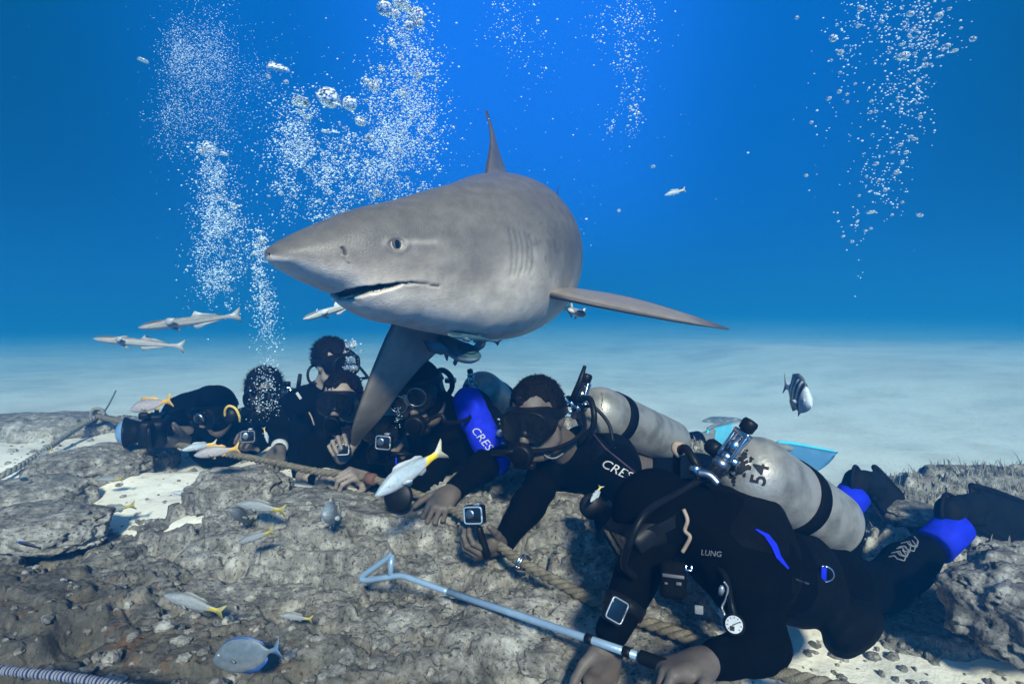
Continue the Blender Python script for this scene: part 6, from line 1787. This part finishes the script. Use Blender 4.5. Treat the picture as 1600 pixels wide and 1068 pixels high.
# rubble: small stones lying on rock and sand
rn = random.Random(33); V0, F0 = sphere(5, 7); rv = []; rf = []
nR = 2600; rs_ = np.random.RandomState(6); yR = .95*(3.6/.95)**rs_.random(nR); xR = rs_.uniform(-1.05, 1.05, nR)*yR; eR = edge_y(xR); zR = np.maximum(rock_h(xR, yR), sand_h(xR, yR))
for i in range(nR):
    x, y = xR[i], yR[i]
    if y > eR[i]-.05: continue
    r_ = rn.choice([.004, .005, .006, .008, .011, .016])*rn.uniform(.7, 1.3)
    z = zR[i]+r_*.1; k = len(rv); sx, sy, sz = rn.uniform(.6, 1.4), rn.uniform(.6, 1.4), rn.uniform(.4, .9); a = rn.uniform(0, 6.28)
    for v in V0:
        j = 1+rn.uniform(-.22, .22); vx, vy = v[0]*sx*j, v[1]*sy*j
        rv.append((x+r_*(vx*math.cos(a)-vy*math.sin(a)), y+r_*(vx*math.sin(a)+vy*math.cos(a)), z+r_*v[2]*sz*j))
    rf += [tuple(q+k for q in f) for f in F0]
rb_ = mk('rubble', np.array(rv), rf, M_ROCK2, smooth=False); tag(rb_, 'coral rubble strewn over the rocks', 'rubble', kind='stuff')
# ------------------------------------------------------------------ bubbles
M_BUB = bpy.data.materials.new('bubble_silver'); M_BUB.use_nodes = True
b_ = M_BUB.node_tree.nodes['Principled BSDF']
b_.inputs['Base Color'].default_value = (.72, .90, .98, 1); b_.inputs['Alpha'].default_value = .72; b_.inputs['Roughness'].default_value = .22; b_.inputs['Specular IOR Level'].default_value = .7
M_AIR = bpy.data.materials.new('air_bubble'); M_AIR.use_nodes = True
t = M_AIR.node_tree; t.nodes.clear()
o_ = t.nodes.new('ShaderNodeOutputMaterial'); g_ = t.nodes.new('ShaderNodeBsdfGlass'); g_.inputs['IOR'].default_value = .76; g_.inputs['Roughness'].default_value = .03; g_.inputs['Color'].default_value = (.95, 1, 1, 1)
p_ = t.nodes.new('ShaderNodeBsdfDiffuse'); p_.inputs['Color'].default_value = (.82, .90, .93, 1)
m_ = t.nodes.new('ShaderNodeMixShader'); co = t.nodes.new('ShaderNodeTexCoord'); nz = t.nodes.new('ShaderNodeTexNoise'); nz.inputs['Scale'].default_value = 3.2; nz.inputs['Detail'].default_value = 4
rp_ = t.nodes.new('ShaderNodeValToRGB'); rp_.color_ramp.elements[0].position = .44; rp_.color_ramp.elements[1].position = .66
t.links.new(co.outputs['Object'], nz.inputs['Vector']); t.links.new(nz.outputs['Fac'], rp_.inputs[0]); t.links.new(rp_.outputs[0], m_.inputs[0])
t.links.new(g_.outputs[0], m_.inputs[1]); t.links.new(p_.outputs[0], m_.inputs[2]); t.links.new(m_.outputs[0], o_.inputs['Surface'])
def ico(sub):
    bm = bmesh.new(); bmesh.ops.create_icosphere(bm, subdivisions=sub, radius=1)
    V = np.array([v.co[:] for v in bm.verts]); F = np.array([[v.index for v in f.verts] for f in bm.faces]); bm.free(); return V, F
V3, F3 = ico(4)
def base_bubble(kind):
    V = V3.copy(); o = {'round': 1.0, 'cap': 5.0, 'lump': 9.0}[kind]
    w = .06 if kind == 'round' else .13
    V *= (1+w*fbm(V[:, 0]*1.7+o, V[:, 1]*1.7, V[:, 2]*1.7, 3)+(.03 if kind == 'lump' else .015)*fbm(V[:, 0]*5+o, V[:, 1]*5, V[:, 2]*5, 2))[:, None]
    if kind == 'cap':
        z = V[:, 2]; V[:, 2] = np.where(z > 0, z*.62, z*.16+.10*(1-np.minimum(1, V[:, 0]**2+V[:, 1]**2)))
    return mk('bubble', V, F3, M_AIR)
rb = random.Random(5); nb = np.random.RandomState(5)
PL = {}
def cloud(key, pts, n, rmin, rmax, Y, dY=.25, pw=2.6, cl=1.0):
    """pts: (px, py, sx, sy, weight) gaussians/boxes that make up one plume"""
    ws = np.array([p[4] for p in pts], float); ws /= ws.sum()
    for i in range(n):
        p = pts[int(nb.choice(len(pts), p=ws))]
        x = p[0]+p[2]*nb.normal()*.58; y = p[1]+p[3]*nb.normal()*.66
        # clumpy: reject by noise
        if cl*(noise3(x/16.0, y/16.0, Y)*.9+noise3(x/42.0, y/42.0, Y+3)*.9) < nb.uniform(-.75, .35): continue
        r = rmin*(1-nb.random()*(1-(rmin/rmax)**pw))**(-1/pw)
        PL.setdefault(key, []).append((x, y, Y+nb.normal()*dY*.5, r*.82, 'round'))
def big(key, lst, Y):
    for x, y, r, kind in lst: PL.setdefault(key, []).append((x, y, Y, r, kind))
A_ = 'faint plume at the upper left'; B_ = 'wide plume rising above the shark\'s head'; C_ = 'narrow plume left of the shark'; D_ = 'thin string of bubbles at the shark\'s snout'; E_ = 'scattered plume at the upper right'; F_ = 'loose bubbles at the top centre'; G_ = 'bubbles at the divers\' heads'
cloud(A_, [(318, 105, 46, 72, 6), (282, 90, 26, 40, 2), (270, 190, 30, 40, 1.2), (330, 190, 60, 40, 1.0), (410, 120, 30, 30, .5), (330, 120, 90, 90, .6)], 7500, .45, 1.2, 3.7, cl=.35)
cloud(B_, [(632, 45, 34, 40, 1.6), (640, 110, 42, 45, 2.2), (640, 180, 48, 45, 2.4), (610, 235, 70, 50, 3.4), (560, 255, 60, 60, 3.0), (470, 235, 46, 60, 2.6), (455, 200, 32, 45, 1.1), (520, 300, 30, 50, 1.8), (580, 145, 24, 30, .5), (640, 240, 45, 60, 1.8), (450, 290, 40, 50, .8), (555, 220, 130, 110, .8)], 14000, .7, 2.8, 2.75, .3, 2.4)
big(B_, [(628, 9, 11, 'cap'), (601, 14, 10, 'lump'), (650, 24, 11, 'lump'), (618, 22, 7, 'lump'), (640, 40, 7, 'lump'), (655, 36, 7, 'round'), (435, 109, 14, 'cap'), (513, 153, 14, 'lump'), (546, 162, 11, 'lump'), (526, 164, 8, 'cap'), (470, 160, 11, 'cap'), (482, 183, 6, 'cap'), (471, 176, 5, 'cap'), (584, 134, 8, 'lump'), (573, 127, 5, 'round'), (563, 190, 7, 'lump'), (524, 207, 6, 'cap'), (509, 206, 6, 'cap'), (628, 145, 6, 'lump'), (655, 118, 5, 'round'), (612, 66, 6, 'lump'), (596, 108, 5, 'cap'), (577, 215, 6, 'lump'), (425, 100, 4, 'round'), (420, 120, 4, 'round'), (447, 128, 4, 'round'), (590, 302, 6, 'lump'), (439, 302, 4, 'round')], 2.7)
cloud(C_, [(325, 238, 20, 18, .9), (338, 275, 24, 30, 1.4), (335, 325, 26, 35, 1.8), (345, 380, 34, 45, 2.8), (340, 430, 36, 40, 1.7), (360, 345, 24, 40, .9), (340, 350, 55, 100, .5)], 5600, .65, 2.3, 3.0, .25)
big(C_, [(325, 229, 8, 'lump'), (316, 236, 5, 'round'), (336, 236, 5, 'round'), (350, 241, 6, 'cap'), (373, 323, 6, 'cap'), (364, 320, 4, 'round'), (343, 308, 4, 'lump')], 3.0)
cloud(D_, [(408, 385, 14, 20, 1), (402, 425, 16, 40, 1.6), (415, 475, 18, 40, 1.3), (420, 525, 20, 40, .8), (425, 575, 16, 25, .25)], 1500, .7, 2.6, 2.55, .2)
big(D_, [(407, 362, 6, 'cap'), (410, 374, 6, 'lump'), (402, 384, 5, 'round'), (414, 390, 5, 'round'), (398, 396, 4, 'lump')], 2.55)
cloud(E_, [(1400, 20, 75, 40, 2.2), (1440, 60, 45, 50, 2.0), (1340, 60, 40, 60, 1.2), (1400, 110, 55, 60, 1.8), (1420, 170, 34, 40, 1.2), (1380, 230, 45, 60, 1.0), (1385, 290, 26, 50, .8), (1340, 360, 20, 60, .35), (1300, 200, 60, 140, .5)], 1500, .9, 4.2, 2.9, .5, 2.0)
big(E_, [(1411, 88, 7.5, 'round'), (1467, 25, 6, 'round'), (1422, 22, 4.5, 'round'), (1345, 14, 4.5, 'round'), (1302, 60, 5.5, 'lump'), (1313, 82, 4.5, 'round'), (1520, 61, 4, 'round'), (1491, 80, 4.5, 'cap'), (1480, 72, 4, 'round'), (1469, 89, 4.5, 'cap'), (1401, 269, 4.5, 'round'), (1260, 274, 2.8, 'round'), (1295, 154, 3.5, 'round'), (1311, 143, 3.5, 'round'), (1361, 332, 5, 'cap'), (1437, 336, 4, 'round'), (1407, 226, 3, 'round'), (1428, 217, 3.2, 'round'), (1446, 102, 4, 'round')], 2.9)
cloud(F_, [(790, 30, 40, 40, 1), (830, 70, 30, 60, .5), (960, 40, 40, 50, 1.4), (1000, 30, 40, 40, .8), (985, 120, 24, 50, .9), (990, 180, 14, 40, .5), (955, 200, 10, 20, .2), (900, 250, 160, 160, .35)], 1300, .6, 2.6, 3.1, .4, 2.2)
big(F_, [(1020, 260, 3, 'round'), (967, 329, 2.6, 'round'), (997, 176, 3, 'round'), (985, 168, 3, 'round'), (223, 95, 6, 'cap')], 3.2)
cloud(G_, [(412, 600, 16, 24, 2), (428, 625, 12, 24, 1), (405, 640, 16, 20, .8)], 420, .6, 2.4, 2.72, .08)
cloud(G_, [(548, 572, 9, 16, 2), (556, 600, 8, 12, .8), (552, 545, 14, 14, .6)], 190, .6, 2.6, 2.62, .08)
cloud(G_, [(622, 650, 4, 16, 1)], 90, .6, 1.8, 1.98, .03)
big(G_, [(551, 538, 7, 'lump'), (543, 541, 3, 'round'), (564, 549, 4, 'cap'), (548, 563, 6, 'lump'), (553, 575, 5, 'lump'), (542, 575, 4, 'round'), (540, 532, 2.5, 'round')], 2.6)
# fine drifting particles in the water
cloud(F_, [(800, 260, 700, 250, 1)], 380, .35, .8, 2.9, .6)
allb = []
for k_, v_ in PL.items():
    for b in v_: allb.append((b[3]*b[2]/FPX, k_, b))
allb.sort(key=lambda q: -q[2][3])
ob_src = {k: base_bubble(k) for k in ('round', 'cap', 'lump')}
first = set()
for rr, key, (x, y, Y, r, kind) in allb[:300]:
    src = ob_src[kind]
    o = src if kind not in first else src.copy()
    if kind in first: C.objects.link(o)
    first.add(kind)
    o.location = W(x, y, Y); a = 1+.35*rb.random()
    o.scale = (rr*a, rr*a, rr*(.95 if kind != 'round' else .72+.2*rb.random()))
    o.rotation_euler = (rb.uniform(-.25, .25), rb.uniform(-.3, .3), rb.uniform(0, 6.28))
    lab = {'cap': 'domed silvery bubble in the ', 'lump': 'large ragged bubble in the ', 'round': 'small glinting bubble in the '}[kind]+key
    tag(o, lab, 'bubble', key)
Vi, Fi = ico(1); rest = allb[300:]
cen = np.array([tuple(W(b[2][0], b[2][1], b[2][2])) for b in rest]); rad = np.array([b[0] for b in rest])
st = 1+.5*nb.random(len(rest)); an = nb.uniform(0, 6.28, len(rest))
U = np.stack([Vi[None, :, 0]*np.cos(an)[:, None]-Vi[None, :, 1]*np.sin(an)[:, None], Vi[None, :, 0]*np.sin(an)[:, None]+Vi[None, :, 1]*np.cos(an)[:, None], np.repeat(Vi[None, :, 2], len(rest), 0)], -1)
U[:, :, 0] *= st[:, None]; U[:, :, 2] *= .85
VV = (cen[:, None]+U*rad[:, None, None]).reshape(-1, 3)
FF_ = (Fi[None]+(np.arange(len(rest))*len(Vi))[:, None, None]).reshape(-1, 3)
tag(mk('bubble_cloud', VV, FF_, M_BUB), 'thousands of tiny bubbles rising in plumes', 'bubbles', kind='stuff')
print('bubbles', len(allb))
# ------------------------------------------------------------------ the water itself, as one even volume
mb = MB()
x0, x1, y0, y1, z0, z1 = -100, 100, -6, 76, -6.5, 2.85
mb.add([(x0,y0,z0),(x1,y0,z0),(x1,y1,z0),(x0,y1,z0),(x0,y0,z1),(x1,y0,z1),(x1,y1,z1),(x0,y1,z1)],
       [(0,3,2,1),(4,5,6,7),(0,1,5,4),(1,2,6,5),(2,3,7,6),(3,0,4,7)])
mh = bpy.data.materials.new('haze'); mh.use_nodes = True
t = mh.node_tree; t.nodes.clear()
o_ = t.nodes.new('ShaderNodeOutputMaterial'); v_ = t.nodes.new('ShaderNodeVolumePrincipled')
v_.inputs['Color'].default_value = (*HAZE_COLOR, 1)
v_.inputs['Absorption Color'].default_value = (*HAZE_ABS, 1)
v_.inputs['Density'].default_value = HAZE_DENSITY
v_.inputs['Anisotropy'].default_value = HAZE_G
t.links.new(v_.outputs[0], o_.inputs['Volume'])
haze = tag(mb.build('haze', mh, smooth=False), 'blue sea water filling the whole scene', 'water', kind='stuff')
